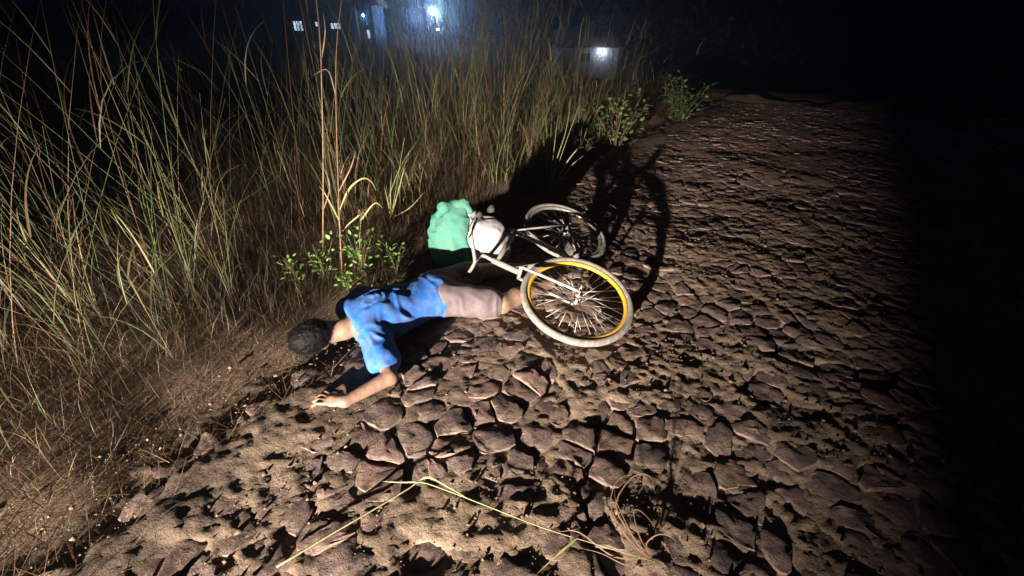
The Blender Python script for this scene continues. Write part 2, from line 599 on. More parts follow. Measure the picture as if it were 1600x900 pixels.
def tall_grass():
    bag = Bag()
    N = 2300
    s = rng.uniform(-2.0, 12.3, N)
    d = 0.42 + rng.gamma(1.6, 1.15, N)
    t = edge_t(s) - d
    x, y = xy_of(s, t)
    clump = fbm(x * 0.9, y * 0.9, seed=81, octs=3)
    keep = (1.5 * clump + 0.2 * d > rng.uniform(-0.5, 1.1, N)) & clearance(x, y) & (y > 0.8) & (d < 7.5)
    keep &= ~((s < 3.1) & (d < 0.75) & (rng.random(N) < 0.85))
    x, y, d, s = x[keep], y[keep], d[keep], s[keep]
    # gather stalks into tussocks
    gxx, gyy = np.round(x / 0.28) * 0.28, np.round(y / 0.28) * 0.28
    jx, jy = vnoise(gxx * 9, gyy * 9, seed=82) * 0.12, vnoise(gxx * 9, gyy * 9, seed=83) * 0.12
    x = gxx + jx + (x - gxx) * 0.40; y = gyy + jy + (y - gyy) * 0.40
    n = len(x)
    z = terr(x, y)
    tall = (0.50 + 0.55 * sstep(0.4, 1.1, d) + 0.85 * sstep(0.8, 2.0, d)) * (1 - 0.62 * sstep(5.6, 7.6, s)) * (1 + 0.30 * sstep(4.0, 5.0, s))
    L = tall * (0.45 + 0.95 * rng.random(n) ** 1.3) * 1.40
    dirv = rng.normal(0, 0.20, (n, 2)) + np.array([0.04, -0.02])
    V, F, P = stalks(np.stack([x, y, z - 0.02], 1), dirv, L, rng.uniform(0.0016, 0.0032, n), 6, rng.uniform(0, 1.0, n))
    sc = pick(n, (3, 2.6, 4.0, 3.5))
    bag.add(V, F, sc)
    # leaves leaving the stalks
    for frac in (0.03, 0.10, 0.22, 0.38, 0.55, 0.72):
        sel = rng.random(n) < 0.72
        i = frac * 6; i0 = int(i); fr = i - i0
        bpt = P[sel, i0] * (1 - fr) + P[sel, i0 + 1] * fr
        m = len(bpt)
        LL = np.clip(L[sel] * rng.uniform(0.25, 0.6, m) * (1.15 - 0.6 * frac), 0, 0.95)
        V, F, _ = ribbons(bpt, rng.uniform(0, 6.283, m), LL, np.abs(rng.normal(0.38, 0.25, m)), rng.gamma(2.0, 0.75, m), rng.uniform(0.004, 0.0105, m), 8, kink=np.where(rng.random(m) < 0.22, rng.uniform(0.8, 2.2, m), 0.0))
        bag.add(V, F, 0.55 * sc[sel] + 0.45 * pick(m, (3, 2, 3.5, 3)))
    # arching broad-bladed tussocks near the edge
    for q in range(26):
        ss = rng.uniform(2.6, 6.8); dd = rng.uniform(0.35, 1.5); xx, yy = xy_of(ss, float(edge_t(np.array(ss))) - dd)
        if not clearance(xx, yy): continue
        k = int(rng.integers(9, 18)); hh = rng.uniform(0.5, 1.15)
        bpt = np.stack([xx + rng.normal(0, .05, k), yy + rng.normal(0, .05, k), np.full(k, float(terr(np.array(xx), np.array(yy))) - .02)], 1)
        V, F, _ = ribbons(bpt, rng.uniform(0, 6.283, k), hh * rng.uniform(.6, 1.2, k), np.abs(rng.normal(.22, .2, k)), rng.gamma(2.2, .6, k), rng.uniform(.006, .012, k), 10, kink=np.where(rng.random(k) < .2, 1.2, 0.0))
        bag.add(V, F, (np.array([0.115, 0.140, 0.048]) if rng.random() < .7 else np.array([0.20, 0.15, 0.08])) * rng.uniform(.7, 1.3, (k, 1)))
    # broken stems leaning across the others
    k = 260
    pick_i = rng.integers(0, n, k)
    bpt = np.stack([x[pick_i] + rng.normal(0, .1, k), y[pick_i] + rng.normal(0, .1, k), z[pick_i] + rng.uniform(0, .25, k)], 1)
    V, F, _ = ribbons(bpt, rng.uniform(0, 6.283, k), rng.uniform(.35, 1.0, k), rng.uniform(.7, 1.3, k), rng.normal(.25, .3, k), rng.uniform(.003, .006, k), 6)
    bag.add(V, F, pick(k, (5, 3, 0.6, 2)))
    # loose seed plumes at some tips
    sel = rng.random(n) < 0.35
    tip = P[sel, -1]; m = len(tip)
    for k in range(9):
        bpt = tip - np.array([0, 0, 1.0]) * (rng.uniform(0, 0.16, m) * np.clip(L[sel], 0.5, 1.4))[:, None]
        V, F, _ = ribbons(bpt, rng.uniform(0, 6.283, m), rng.uniform(0.03, 0.09, m), rng.uniform(0.15, 0.7, m), rng.normal(0.5, 0.4, m), rng.uniform(0.0016, 0.004, m), 2)
        bag.add(V, F, RUST * rng.uniform(0.7, 1.3, (m, 1)))
    o = bag.link('tall_grass', M_GRASS)
    tag(o, 'mass of tall green and straw grass standing beyond the road edge', 'grass', kind='stuff')
tall_grass()

def far_grass():
    bag = Bag()
    N = 26000
    x = rng.uniform(-24, 6, N); y = 9 + 29 * rng.random(N) ** 0.7
    k = st_of(x, y)[1] < -7; x, y = x[k], y[k]; n = len(x)
    V, F, _ = ribbons(np.stack([x, y, terr(x, y) - 0.02], 1), rng.uniform(0, 6.283, n), rng.uniform(0.4, 1.5, n), np.abs(rng.normal(0.2, 0.15, n)), rng.normal(0.6, 0.5, n), rng.uniform(0.008, 0.02, n), 4)
    bag.add(V, F, pick(n, (3, 2, 3, 4)))
    # right hand verge
    N = 9000
    s = rng.uniform(-2, 13, N); t = ROAD_R + 0.1 + rng.gamma(1.3, 1.2, N)
    x, y = xy_of(s, t); n = N
    V, F, _ = ribbons(np.stack([x, y, terr(x, y) - 0.01], 1), rng.uniform(0, 6.283, n), rng.uniform(0.1, 0.6, n), np.abs(rng.normal(0.3, 0.3, n)), rng.normal(0.8, 0.7, n), rng.uniform(0.003, 0.006, n), 5)
    bag.add(V, F, pick(n, (4, 3, 2, 3)))
    o = bag.link('field_grass', M_GRASS)
    tag(o, 'dark field grass reaching back towards the lit houses', 'grass', kind='stuff')
far_grass()

# ------------------------------------------------------------------ tubes
def tube_mesh(name, pts, rad, n=8, col=None, cap=True, smooth=True):
    pts = [Vector(p) for p in pts]
    m = len(pts)
    rad = [rad] * m if isinstance(rad, (int, float)) else rad
    V, prev = [], None
    for i, p in enumerate(pts):
        d = (pts[min(i + 1, m - 1)] - pts[max(i - 1, 0)]).normalized()
        if prev is None:
            a = d.orthogonal().normalized()
        else:
            a = (prev - d * prev.dot(d)).normalized()
        prev = a
        b = d.cross(a)
        for k in range(n):
            th = 2 * math.pi * k / n
            V.append(p + (a * math.cos(th) + b * math.sin(th)) * rad[i])
    F = []
    for i in range(m - 1):
        for k in range(n):
            F.append((i * n + k, i * n + (k + 1) % n, (i + 1) * n + (k + 1) % n, (i + 1) * n + k))
    T3 = []
    if cap:
        V += [pts[0], pts[-1]]
        for k in range(n):
            T3.append((len(V) - 2, (k + 1) % n, k))
            T3.append((len(V) - 1, (m - 1) * n + k, (m - 1) * n + (k + 1) % n))
    V = np.array([tuple(v) for v in V])
    fs = [np.array(F)] + ([np.array(T3)] if T3 else [])
    return mesh_np(name, V, fs, smooth, None if col is None else np.array(col)[None].repeat(len(V), 0))

def join_meshes(name, mes, mat, parent=None):
    bm = bmesh.new()
    for me in mes:
        bm.from_mesh(me)
    me = bpy.data.meshes.new(name); bm.to_mesh(me); bm.free()
    for p in mes: bpy.data.meshes.remove(p)
    return link(name, me, mat, parent)

def spline(pts, n=24):
    P = [Vector(p) for p in pts]
    P = [P[0] * 2 - P[1]] + P + [P[-1] * 2 - P[-2]]
    out = []
    segs = len(P) - 3
    for i in range(segs):
        p0, p1, p2, p3 = P[i:i + 4]
        k = max(2, n // segs)
        for j in range(k):
            t = j / k
            out.append(0.5 * ((2 * p1) + (p2 - p0) * t + (2 * p0 - 5 * p1 + 4 * p2 - p3) * t * t + (3 * p1 - p0 - 3 * p2 + p3) * t ** 3))
    out.append(P[-2])
    return out

# ------------------------------------------------------------------ leafy weeds and shrubs
LEAF_G = np.array([0.10, 0.20, 0.045])
def leaf_quads(P, D, N, L, W):
    """pointed oval leaves: folded along the midrib; P base, D direction, N normal"""
    S = np.cross(D, N)
    S /= np.linalg.norm(S, axis=1)[:, None] + 1e-9
    fold = np.cross(S, D)
    pt = lambda a, b, c: P + D * (L * a)[:, None] + S * (W * b)[:, None] + fold * (L * c)[:, None]
    z = np.zeros(len(P)); o = np.ones(len(P))
    V = np.stack([pt(0 * o, z, z), pt(.35 * o, .5 * o, .08 * o), pt(.75 * o, .38 * o, .06 * o), pt(1 * o, z, -.06 * o), pt(.75 * o, -.38 * o, .06 * o), pt(.35 * o, -.5 * o, .08 * o), pt(.4 * o, z, 0 * o)], 1)
    f = np.array([(0, 1, 6), (1, 2, 6), (2, 3, 6), (3, 4, 6), (4, 5, 6), (5, 0, 6)])
    F = (f[None] + (np.arange(len(P)) * 7)[:, None, None]).reshape(-1, 3)
    return V.reshape(-1, 3), F

def weed(name, base, h, nst, nleaf, lsize, label, cat, group, spread=0.35, col=LEAF_G, stemcol=(0.10, 0.09, 0.04), r=0.0025, bare=0.25):
    root = empty(name, base)
    stems, P, D = [], [], []
    for k in range(nst):
        a = rng.uniform(0, 6.283); sp = rng.uniform(0.2, 1) * spread * h
        hh = h * rng.uniform(0.6, 1.05)
        pts = spline([(0, 0, -0.02), (sp * .3 * math.cos(a), sp * .3 * math.sin(a), hh * .45), (sp * math.cos(a), sp * math.sin(a), hh)], 10)
        stems.append(tube_mesh('stem', pts, [r * (1 - .6 * i / (len(pts) - 1)) for i in range(len(pts))], 5, stemcol))
        for q in range(nleaf):
            f = bare + (1 - bare) * rng.random() ** 0.8
            p = pts[min(int(f * (len(pts) - 1)), len(pts) - 2)].lerp(pts[min(int(f * (len(pts) - 1)) + 1, len(pts) - 1)], rng.random())
            b = rng.uniform(0, 6.283); e = rng.uniform(-0.25, 0.9)
            twig = lsize * rng.uniform(0.2, 2.2)
            d = np.array([math.cos(b) * math.cos(e), math.sin(b) * math.cos(e), math.sin(e)])
            P.append(np.array(p) + d * twig); D.append(d)
    join_meshes('stem', stems, M_GRASS, root)
    P, D = np.array(P), np.array(D); n = len(P)
    Nn = np.array([0, 0, 1.0]) + rng.normal(0, 0.45, (n, 3))
    L = lsize * rng.uniform(0.6, 1.35, n)
    V, F = leaf_quads(P, D, Nn, L, L * rng.uniform(0.42, 0.6, n))
    bag = Bag(); bag.add(V, F, col * rng.uniform(0.6, 1.35, (n, 1)))
    bag.link('foliage', M_LEAF, root)
    tag(root, label, cat, group)
    return root

def G(u, v):
    p = gp(u, v); p.z = float(terr(np.array(p.x), np.array(p.y))); return p

WEEDS = 'weeds at the road edge'
LG = np.array([0.13, 0.24, 0.055])
weed('leafy_weed', G(510, 440), 0.34, 6, 12, 0.030, 'small bright green leafy weed left of the tall reed stems', 'weed', WEEDS, 0.35, LG)
weed('leafy_weed', G(568, 438), 0.36, 7, 13, 0.031, 'bright green leafy weed growing below the straw seed head', 'weed', WEEDS, 0.35, LG)
weed('leafy_weed', G(618, 415), 0.28, 6, 11, 0.029, 'small leafy weed nearest the teal and white bundle', 'weed', WEEDS, 0.4, LG)
weed('leafy_weed', G(474, 450), 0.28, 5, 12, 0.028, 'sparse leafy weed standing farthest left in the row of weeds', 'weed', WEEDS, 0.35, LG)
weed('leafy_weed', G(545, 455), 0.16, 6, 12, 0.027, 'lowest leafy weed, close behind the blue shirt', 'weed', WEEDS, 0.5, LG)
weed('leafy_shrub', G(962, 232), 0.95, 8, 30, 0.072, 'spindly broad-leaved shrub beyond the far bicycle wheel', 'shrub', 'shrubs along the road edge', 0.45, np.array([0.10, 0.145, 0.055]), (0.13, 0.08, 0.05), 0.008, 0.35)
weed('leafy_shrub', G(905, 252), 0.55, 5, 16, 0.040, 'short leafy shrub among grass left of the spindly shrub', 'shrub', 'shrubs along the road edge', 0.5, np.array([0.09, 0.12, 0.04]), (0.14, 0.09, 0.05), 0.006, 0.3)
weed('leafy_shrub', G(1062, 190), 0.90, 16, 44, 0.065, 'bushy green shrub at the far end of the road', 'shrub', 'shrubs along the road edge', 0.55, np.array([0.055, 0.095, 0.03]), (0.10, 0.07, 0.04), 0.007, 0.1)

# individual grasses that stand out
def grass_thing(name, label, stalk, r, leaves, col, cat='grass stem', head=None, group=None):
    """stalk: world points; leaves: list of point lists"""
    b = Vector(stalk[0])
    root = empty(name, b)
    pts = [Vector(p) - b for p in spline(stalk, 30)]
    n = len(pts)
    link('stalk', tube_mesh('stalk', pts, [r * (1 - .6 * i / (n - 1)) for i in range(n)], 6, col), M_GRASS, root)
    for lp, w in leaves:
        c = [Vector(p) - b for p in spline(lp, 18)]
        V = []
        m = len(c)
        for i, p in enumerate(c):
            d = (c[min(i + 1, m - 1)] - c[max(i - 1, 0)]).normalized()
            sd = d.cross(Vector((0.3, -0.8, 0.5))).normalized()
            nn = sd.cross(d)
            t = i / (m - 1)
            ww = w * (min(1, .35 + 3 * t)) * max(.05, (1 - t) ** .7)
            V += [p - sd * ww / 2, p + nn * ww * 0.18, p + sd * ww / 2]
        F = []
        for i in range(m - 1):
            a = 3 * i
            F += [(a, a + 1, a + 4, a + 3), (a + 1, a + 2, a + 5, a + 4)]
        kc = np.array(col) * rng.uniform(0.8, 1.25)
        link('leaf', mesh_np('leaf', np.array([tuple(v) for v in V]), np.array(F), True, kc[None].repeat(len(V), 0)), M_GRASS, root)
    if head:
        tip = np.array(pts[-1]); N = 110
        dv = rng.normal(0, 1, (N, 3)); dv /= np.linalg.norm(dv, axis=1)[:, None]
        P = tip + dv * np.array(head) * rng.uniform(0.2, 1, (N, 1))
        V, F = leaf_quads(P, dv * 0.6 + np.array([0, 0, -0.5]), rng.normal(0, 1, (N, 3)), rng.uniform(.008, .016, N), rng.uniform(.003, .006, N))
        bag = Bag(); bag.add(V, F, STRAW * 1.2 * rng.uniform(.7, 1.2, (N, 1)))
        bag.link('seed_head', M_GRASS, root)
    tag(root, label, cat, group)
    return root

def up(u, v, base):
    """point over the base's distance that shows at pixel u,v"""
    d = ray(u, v)
    return Vector((0, 0, CAM_H)) + d * (base.y / d.y)

b = G(535, 430); b2 = G(506, 400)
grass_thing('reed_stem', 'tall straight reddish reed stem right of the leftmost reed', [b, up(530, 330, b), up(525, 160, b), up(527, 60, b), up(540, -40, b)], 0.0045, [([up(529, 300, b), up(548, 262, b), up(556, 235, b)], 0.010), ([up(525, 150, b), up(512, 110, b), up(488, 118, b)], 0.008)], (0.20, 0.10, 0.06), group='tall reed stems')
grass_thing('reed_stem', 'leftmost tall straw reed stem rising past the lit windows', [b2, up(505, 250, b2), up(503, 150, b2), up(500, 60, b2), up(490, -40, b2)], 0.0055, [([up(503, 90, b2), up(508, 50, b2), up(505, 20, b2)], 0.009), ([up(505, 330, b2), up(515, 290, b2), up(500, 250, b2)], 0.009)], (0.22, 0.15, 0.09), group='tall reed stems')
b = G(532, 420)
grass_thing('bent_grass', 'straw grass with long blades bent over beside green weeds', [b, up(531, 370, b), up(527, 310, b)], 0.003, [([up(530, 330, b), up(545, 296, b), up(566, 279, b), up(580, 284, b), up(588, 298, b)], 0.014), ([up(530, 345, b), up(512, 310, b), up(498, 290, b)], 0.010)], (0.26, 0.22, 0.09))
b = G(566, 425)
grass_thing('seeding_grass', 'stalk topped by a ragged straw seed head among weeds', [b, up(562, 380, b), up(565, 330, b)], 0.0035, [([up(563, 345, b), up(585, 318, b), up(598, 325, b)], 0.012), ([up(563, 335, b), up(545, 350, b), up(535, 362, b)], 0.012)], (0.20, 0.20, 0.08), head=(0.035, 0.035, 0.045))
b = G(612, 350)
grass_thing('grass_tussock', 'upright pale green grass blades left of the teal bundle', [b, up(618, 300, b), up(632, 215, b)], 0.0035, [([b, up(610, 300, b), up(612, 270, b)], 0.010), ([b, up(622, 300, b), up(632, 262, b), up(640, 235, b)], 0.011), ([b, up(640, 325, b), up(663, 300, b)], 0.011), ([b, up(606, 315, b), up(600, 290, b)], 0.010)], (0.21, 0.21, 0.085))
b = G(858, 288)
grass_thing('grass_tussock', 'pale green tussock leaning right beyond the bundle shadow', [b, up(878, 240, b), up(905, 165, b)], 0.005, [([b, up(870, 250, b), up(884, 205, b), up(893, 150, b)], 0.016), ([b, up(885, 255, b), up(908, 225, b), up(918, 200, b)], 0.016), ([b, up(852, 250, b), up(848, 205, b)], 0.014), ([b, up(890, 262, b), up(912, 243, b)], 0.014), ([b, up(866, 230, b), up(872, 180, b)], 0.014)], (0.19, 0.21, 0.08))
# ------------------------------------------------------------------ things lying on the road in front
def on_road(u, v, dz=0.0):
    p = gp(u, v, 0.02)
    p.z = float(road_low(np.array(p.x), np.array(p.y))) + 0.014 + dz
    return p

grass_thing('fallen_grass_stem', 'long pale green grass stem bent in an angle on near cobbles',
    [on_road(430, 882), on_road(510, 838, .01), on_road(590, 793, .015), on_road(640, 765, .02), on_road(657, 757, .025), on_road(700, 770, .02), on_road(770, 796, .012), on_road(850, 828, .012), on_road(940, 855, .01), on_road(1028, 878)], 0.0036,
    [([on_road(655, 755, .025), on_road(672, 752, .03), on_road(705, 769, .028), on_road(735, 785, .02)], 0.0096), ([on_road(657, 757, .025), on_road(625, 756, .02), on_road(596, 752, .012)], 0.0064), ([on_road(900, 845, .012), on_road(868, 872, .01), on_road(838, 900, .008)], 0.0112)],
    (0.24, 0.22, 0.105), 'grass stem')
cb = on_road(1018, 872, .005)
def cu(u, v, dz): return on_road(u, v, 0) + Vector((0, 0, 0)) if dz == 0 else gp(u, v, 0.03 + dz)
grass_thing('dry_grass_tuft', 'curled dry brown grass tuft lying at the near right', [cb, cu(990, 850, .03), cu(958, 815, .06)], 0.0024,
    [([cb, cu(985, 845, .05), cu(955, 795, .13), cu(962, 755, .18), cu(985, 742, .19), cu(1008, 752, .16)], 0.0055),
     ([cb, cu(990, 840, .05), cu(962, 790, .14), cu(988, 746, .19), cu(1015, 744, .19), cu(1024, 772, .13)], 0.0083),
     ([cb, cu(1000, 840, .06), cu(990, 800, .12), cu(1003, 800, .12), cu(1022, 822, .07), cu(1026, 840, .05)], 0.0046),
     ([cb, cu(1010, 850, .05), cu(1030, 835, .08), cu(1053, 842, .07), cu(1056, 858, .03)], 0.0065),
     ([cb, cu(960, 870, .02), cu(905, 832, .05), cu(872, 831, .02)], 0.0055),
     ([cb, cu(985, 885, .02), cu(940, 865, .02), cu(905, 856, .01)], 0.0046),
     ([cb, cu(1000, 862, .03), cu(975, 832, .05), cu(950, 810, .06)], 0.0037),
     ([cb, cu(1035, 880, .02), cu(1047, 893, .01)], 0.0046), ([cb, cu(1022, 885, .02), cu(1030, 905, .01)], 0.0046),
     ([cb, cu(996, 850, .05), cu(970, 800, .13), cu(960, 770, .16), cu(968, 748, .17)], 0.0037)],
    (0.17, 0.10, 0.07), 'dry grass')
tp = on_road(900, 289, .03)
grass_thing('dry_twig', 'thin forked dry twig on dark ground beyond the bicycle', [tp, on_road(920, 290, .05), on_road(940, 287, .05)], 0.004,
    [([on_road(938, 287, .05), on_road(950, 291, .03)], .008), ([on_road(938, 287, .05), on_road(943, 300, .03)], .008), ([on_road(936, 288, .05), on_road(937, 282, .08)], .006)], (0.30, 0.17, 0.09), 'twig')

# ------------------------------------------------------------------ signed distance modelling for soft bodies
class SDF:
    def __init__(self, lo, hi, h):
        self.lo, self.h = np.array(lo, float), h
        n = np.ceil((np.array(hi) - self.lo) / h).astype(int) + 1
        self.ax = [self.lo[i] + np.arange(n[i]) * h for i in range(3)]
        self.D = np.full(n, 0.06, np.float32)
    def _sub(self, lo, hi):
        sl = []
        for i in range(3):
            a = max(0, int((lo[i] - self.lo[i]) / self.h) - 1); b = min(len(self.ax[i]), int((hi[i] - self.lo[i]) / self.h) + 2)
            if b <= a: return None
            sl.append(slice(a, b))
        return tuple(sl)
    def _merge(self, sl, d, k):
        e = self.D[sl]
        hh = np.clip(0.5 + 0.5 * (e - d) / k, 0, 1)
        self.D[sl] = e * (1 - hh) + d * hh - k * hh * (1 - hh)
    def cone(self, a, b, ra, rb, k=0.015):
        a, b = np.array(a, float), np.array(b, float); m = 0.06 + max(ra, rb)
        sl = self._sub(np.minimum(a, b) - m, np.maximum(a, b) + m)
        if sl is None: return
        X, Y, Z = np.meshgrid(*[self.ax[i][sl[i]] for i in range(3)], indexing='ij')
        P = np.stack([X, Y, Z], -1)
        ab = b - a
        t = np.clip(((P - a) @ ab) / max(ab @ ab, 1e-9), 0, 1)
        d = np.linalg.norm(P - a - t[..., None] * ab, axis=-1) - (ra + (rb - ra) * t)
        self._merge(sl, d, k)
    def ell(self, c, r, ax=None, k=0.02):
        """ellipsoid radii r along axes ax (3 rows)"""
        c, r = np.array(c, float), np.array(r, float); m = max(r) + 0.06
        sl = self._sub(c - m, c + m)
        if sl is None: return
        X, Y, Z = np.meshgrid(*[self.ax[i][sl[i]] for i in range(3)], indexing='ij')
        P = np.stack([X, Y, Z], -1) - c
        if ax is not None: P = P @ np.array(ax).T
        k0 = np.linalg.norm(P / r, axis=-1); k1 = np.linalg.norm(P / (r * r), axis=-1)
        self._merge(sl, k0 * (k0 - 1) / np.maximum(k1, 1e-6), k)
    def noise(self, fn):
        I = np.argwhere(np.abs(self.D) < 0.022)
        self.D[I[:, 0], I[:, 1], I[:, 2]] += fn(*[self.ax[q][I[:, q]] for q in range(3)])
    def cut(self, p, n):
        """remove what lies on the +n side of the plane"""
        x, y, z = [((self.ax[i] - p[i]) * n[i]).astype(np.float32) for i in range(3)]
        self.D = np.maximum(self.D, x[:, None, None] + y[None, :, None] + z[None, None, :])
    def mesh(self, name, iters=2):
        D = self.D
        ins = D < 0
        nx, ny, nz = D.shape
        cnt = np.zeros((nx - 1, ny - 1, nz - 1), np.float32); acc = np.zeros((nx - 1, ny - 1, nz - 1, 3), np.float32)
        cor = [(i, j, k) for i in (0, 1) for j in (0, 1) for k in (0, 1)]
        sub = lambda A, c: A[c[0]:nx - 1 + c[0], c[1]:ny - 1 + c[1], c[2]:nz - 1 + c[2]]
        for a in cor:
            for axn in range(3):
                if a[axn] == 0:
                    b = list(a); b[axn] = 1
                    da, db = sub(D, a), sub(D, b)
                    cr = (da < 0) != (db < 0)
                    t = np.where(cr, da / np.where(cr, da - db, 1), 0)
                    cnt += cr
                    for q in range(3):
                        acc[..., q] += np.where(cr, a[q] + (t if q == axn else 0), 0)
        act = cnt > 0
        idx = -np.ones(cnt.shape, int); idx[act] = np.arange(act.sum())
        I = np.argwhere(act)
        V = self.lo + (I + acc[act] / cnt[act][:, None]) * self.h
        F = []
        for axn in range(3):
            o1, o2 = [(1, 2), (2, 0), (0, 1)][axn]
            s0 = [slice(1, -1)] * 3; s1 = [slice(1, -1)] * 3
            s0[axn] = slice(0, -1); s1[axn] = slice(1, None)
            A, B = ins[tuple(s0)], ins[tuple(s1)]
            for flag, rev in ((A & ~B, False), (~A & B, True)):
                E = np.argwhere(flag)
                for q in range(3):
                    if q != axn: E[:, q] += 1
                def cell(d1, d2):
                    c = E.copy(); c[:, o1] += d1; c[:, o2] += d2
                    return idx[c[:, 0], c[:, 1], c[:, 2]]
                q4 = np.stack([cell(-1, -1), cell(0, -1), cell(0, 0), cell(-1, 0)], 1)
                F.append(q4[:, ::-1] if rev else q4)
        F = np.concatenate(F); F = F[(F >= 0).all(1)]
        for _ in range(iters):
            S = np.zeros_like(V); c = np.zeros(len(V))
            for i in range(4):
                j = (i + 1) % 4
                for q in range(3):
                    S[:, q] += np.bincount(F[:, i], V[F[:, j], q], len(V)) + np.bincount(F[:, j], V[F[:, i], q], len(V))
                c += np.bincount(F[:, i], minlength=len(V)) + np.bincount(F[:, j], minlength=len(V))
            V = V * 0.5 + 0.5 * S / np.maximum(c, 1)[:, None]
        return mesh_np(name, V, F, True)

M_SKIN = plain('skin', (0.165, 0.088, 0.058), 0.55, 0, 0.22, 18, [(160, 0.3, 0.002), (30, 0.25, 0.004)], ((0.22, 0.165, 0.12), 0.55))
M_SHIRT = plain('blue_cotton', (0.006, 0.085, 0.33), 0.85, 0, 0.10, 9, [(420, 0.25, 0.001), (26, 0.3, 0.006)], ((0.16, 0.15, 0.14), 0.3))
M_SHORTS = plain('mauve_grey_cotton', (0.085, 0.062, 0.070), 0.9, 0, 0.15, 9, [(380, 0.25, 0.001), (26, 0.3, 0.006)], ((0.20, 0.15, 0.12), 0.25))
M_HAIR = plain('dark_hair', (0.004, 0.003, 0.003), 0.6, 0, 0.3, 60, [(150, 0.9, 0.004)])

M_HAIR.node_tree.nodes['Principled BSDF'].inputs['Specular IOR Level'].default_value = 0.12
def person():
    a = np.array([-0.776, -0.631, 0]); bdir = np.array([0.631, -0.776, 0]); zz = np.array([0, 0, 1.0])
    ax = np.stack([a, bdir, zz])
    pel = np.array([-0.455, 2.20, 0.125]); ch = pel + a * 0.34 + zz * 0.005
    top = ch + a * 0.12
    nk = ch + a * 0.22 + zz * -0.005
    hd = nk + a * 0.135 - bdir * 0.025 + zz * 0.0
    shn, shf = top + bdir * 0.165 - zz * .01, top - bdir * 0.165 - zz * .01
    eln, wrn = np.array([-0.585, 1.555, 0.058]), np.array([-0.755, 1.405, 0.050])
    elf, wrf = np.array([-0.885, 2.31, 0.062]), np.array([-0.655, 2.42, 0.052])
    hpn, hpf = pel + bdir * 0.085 - a * .02, pel - bdir * 0.085 - a * .02
    knn, ann = np.array([-0.06, 2.17, 0.072]), np.array([0.24, 2.44, 0.058])
    knf, anf = np.array([-0.22, 2.56, 0.078]), np.array([0.16, 2.62, 0.062])
    lo, hi = (-1.35, 1.2, -0.03), (0.55, 2.85, 0.32)

    def torso(S, g):
        S.ell(pel, (0.12 + g, 0.155 + g, 0.10 + g), ax, 0.04)
        S.ell(pel + a * .16, (0.14 + g, 0.132 + g, 0.088 + g), ax, 0.05)
        S.ell(ch, (0.17 + g, 0.165 + g, 0.102 + g), ax, 0.05)
        S.cone(top + bdir * .12, top - bdir * .12, 0.062 + g, 0.062 + g, 0.04)
    B = SDF(lo, hi, 0.0062)
    torso(B, 0)
    B.cone(top, nk, 0.058, 0.052, 0.03); B.cone(nk, hd, 0.052, 0.055, 0.02)
    # head: face turned down and away
    fw = np.array([-0.35, 0.62, -0.70]); fw /= np.linalg.norm(fw)
    hu = a - fw * (a @ fw); hu /= np.linalg.norm(hu); hs = np.cross(hu, fw)
    hx = np.stack([hu, fw, hs])
    hc = hd + zz * 0.012
    B.ell(hc + hu * .015, (0.105, 0.092, 0.075), hx, 0.015)
    B.ell(hc - hu * .055 + fw * .025, (0.062, 0.062, 0.055), hx, 0.03)
    B.ell(hc - hu * .012 + fw * .095, (0.022, 0.016, 0.012), hx, 0.012)
    for sd in (-1, 1):
        B.ell(hc + hs * sd * .075 - fw * .006 - hu * .01, (0.030, 0.018, 0.010), hx, 0.006)
        B.ell(hc + hu * .012 + fw * .082 + hs * sd * .032, (0.010, 0.010, 0.014), hx, 0.008)
    B.cone(hc - hu * .058 + fw * .083 - hs * .02, hc - hu * .058 + fw * .083 + hs * .02, .008, .008, .006)
    def arm(sh, el, wr, fdir, side):
        B.cone(sh, el, 0.047, 0.038, 0.03); B.cone(el, wr, 0.038, 0.026, 0.012)
        fd = np.array(fdir, float); fd /= np.linalg.norm(fd); sd = np.cross(zz, fd) * side
        palm = wr + fd * 0.05
        B.cone(wr, palm + fd * .01, 0.026, 0.024, 0.015)
        B.ell(palm + fd * .005, (0.046, 0.040, 0.015), np.stack([fd, sd, zz]), 0.012)
        for i, (o, L) in enumerate(((-.030, .062), (-.010, .076), (.010, .080), (.029, .070))):
            k0 = palm + fd * .038 + sd * o
            k1 = k0 + fd * L * .5 + sd * o * .25 + zz * .006
            k2 = k0 + fd * L * .95 + sd * o * .4 - zz * .016
            B.cone(k0, k1, .0095, .009, .006); B.cone(k1, k2, .009, .0078, .004)
        t0 = wr + fd * .022 + sd * .026; t1 = t0 + fd * .032 + sd * .028; t2 = t1 + fd * .028 + sd * .008 - zz * .008
        B.cone(t0, t1, .013, .0105, .008); B.cone(t1, t2, .0105, .009, .004)
    arm(shn, eln, wrn, (-1, 0.25, -0.08), -1)
    arm(shf, elf, wrf, (1, 0.25, -0.08), -1)
    def leg(hp, kn, an, tdir):
        B.cone(hp, kn, 0.088, 0.056, 0.04); B.cone(kn, kn * .72 + an * .28 + zz * .008, 0.055, 0.055, 0.02)
        B.cone(kn * .72 + an * .28 + zz * .008, an, 0.054, 0.036, 0.02)
        td = np.array(tdir, float); td /= np.linalg.norm(td)
        B.ell(an + td * .015 - zz * .004, (0.042, 0.036, 0.038), np.stack([td, np.cross(zz, td), zz]), .015)
        B.cone(an + td * .03, an + td * .15 - zz * .02, 0.034, 0.026, 0.02)
        sd = np.cross(zz, td)
        for i, o in enumerate((-.03, -.014, .002, .017, .031)):
            p = an + td * (.155 - .006 * i) - zz * .022 + sd * o
            B.cone(p, p + td * .03, .0115 if i == 0 else .0088, .009 if i == 0 else .007, .004)
    leg(hpn, knn, ann, (0.62, 0.78, 0)); leg(hpf, knf, anf, (0.97, 0.2, 0))
    root_loc = Vector((-0.55, 2.1, 0))
    body = link('person', B.mesh('person'), M_SKIN)
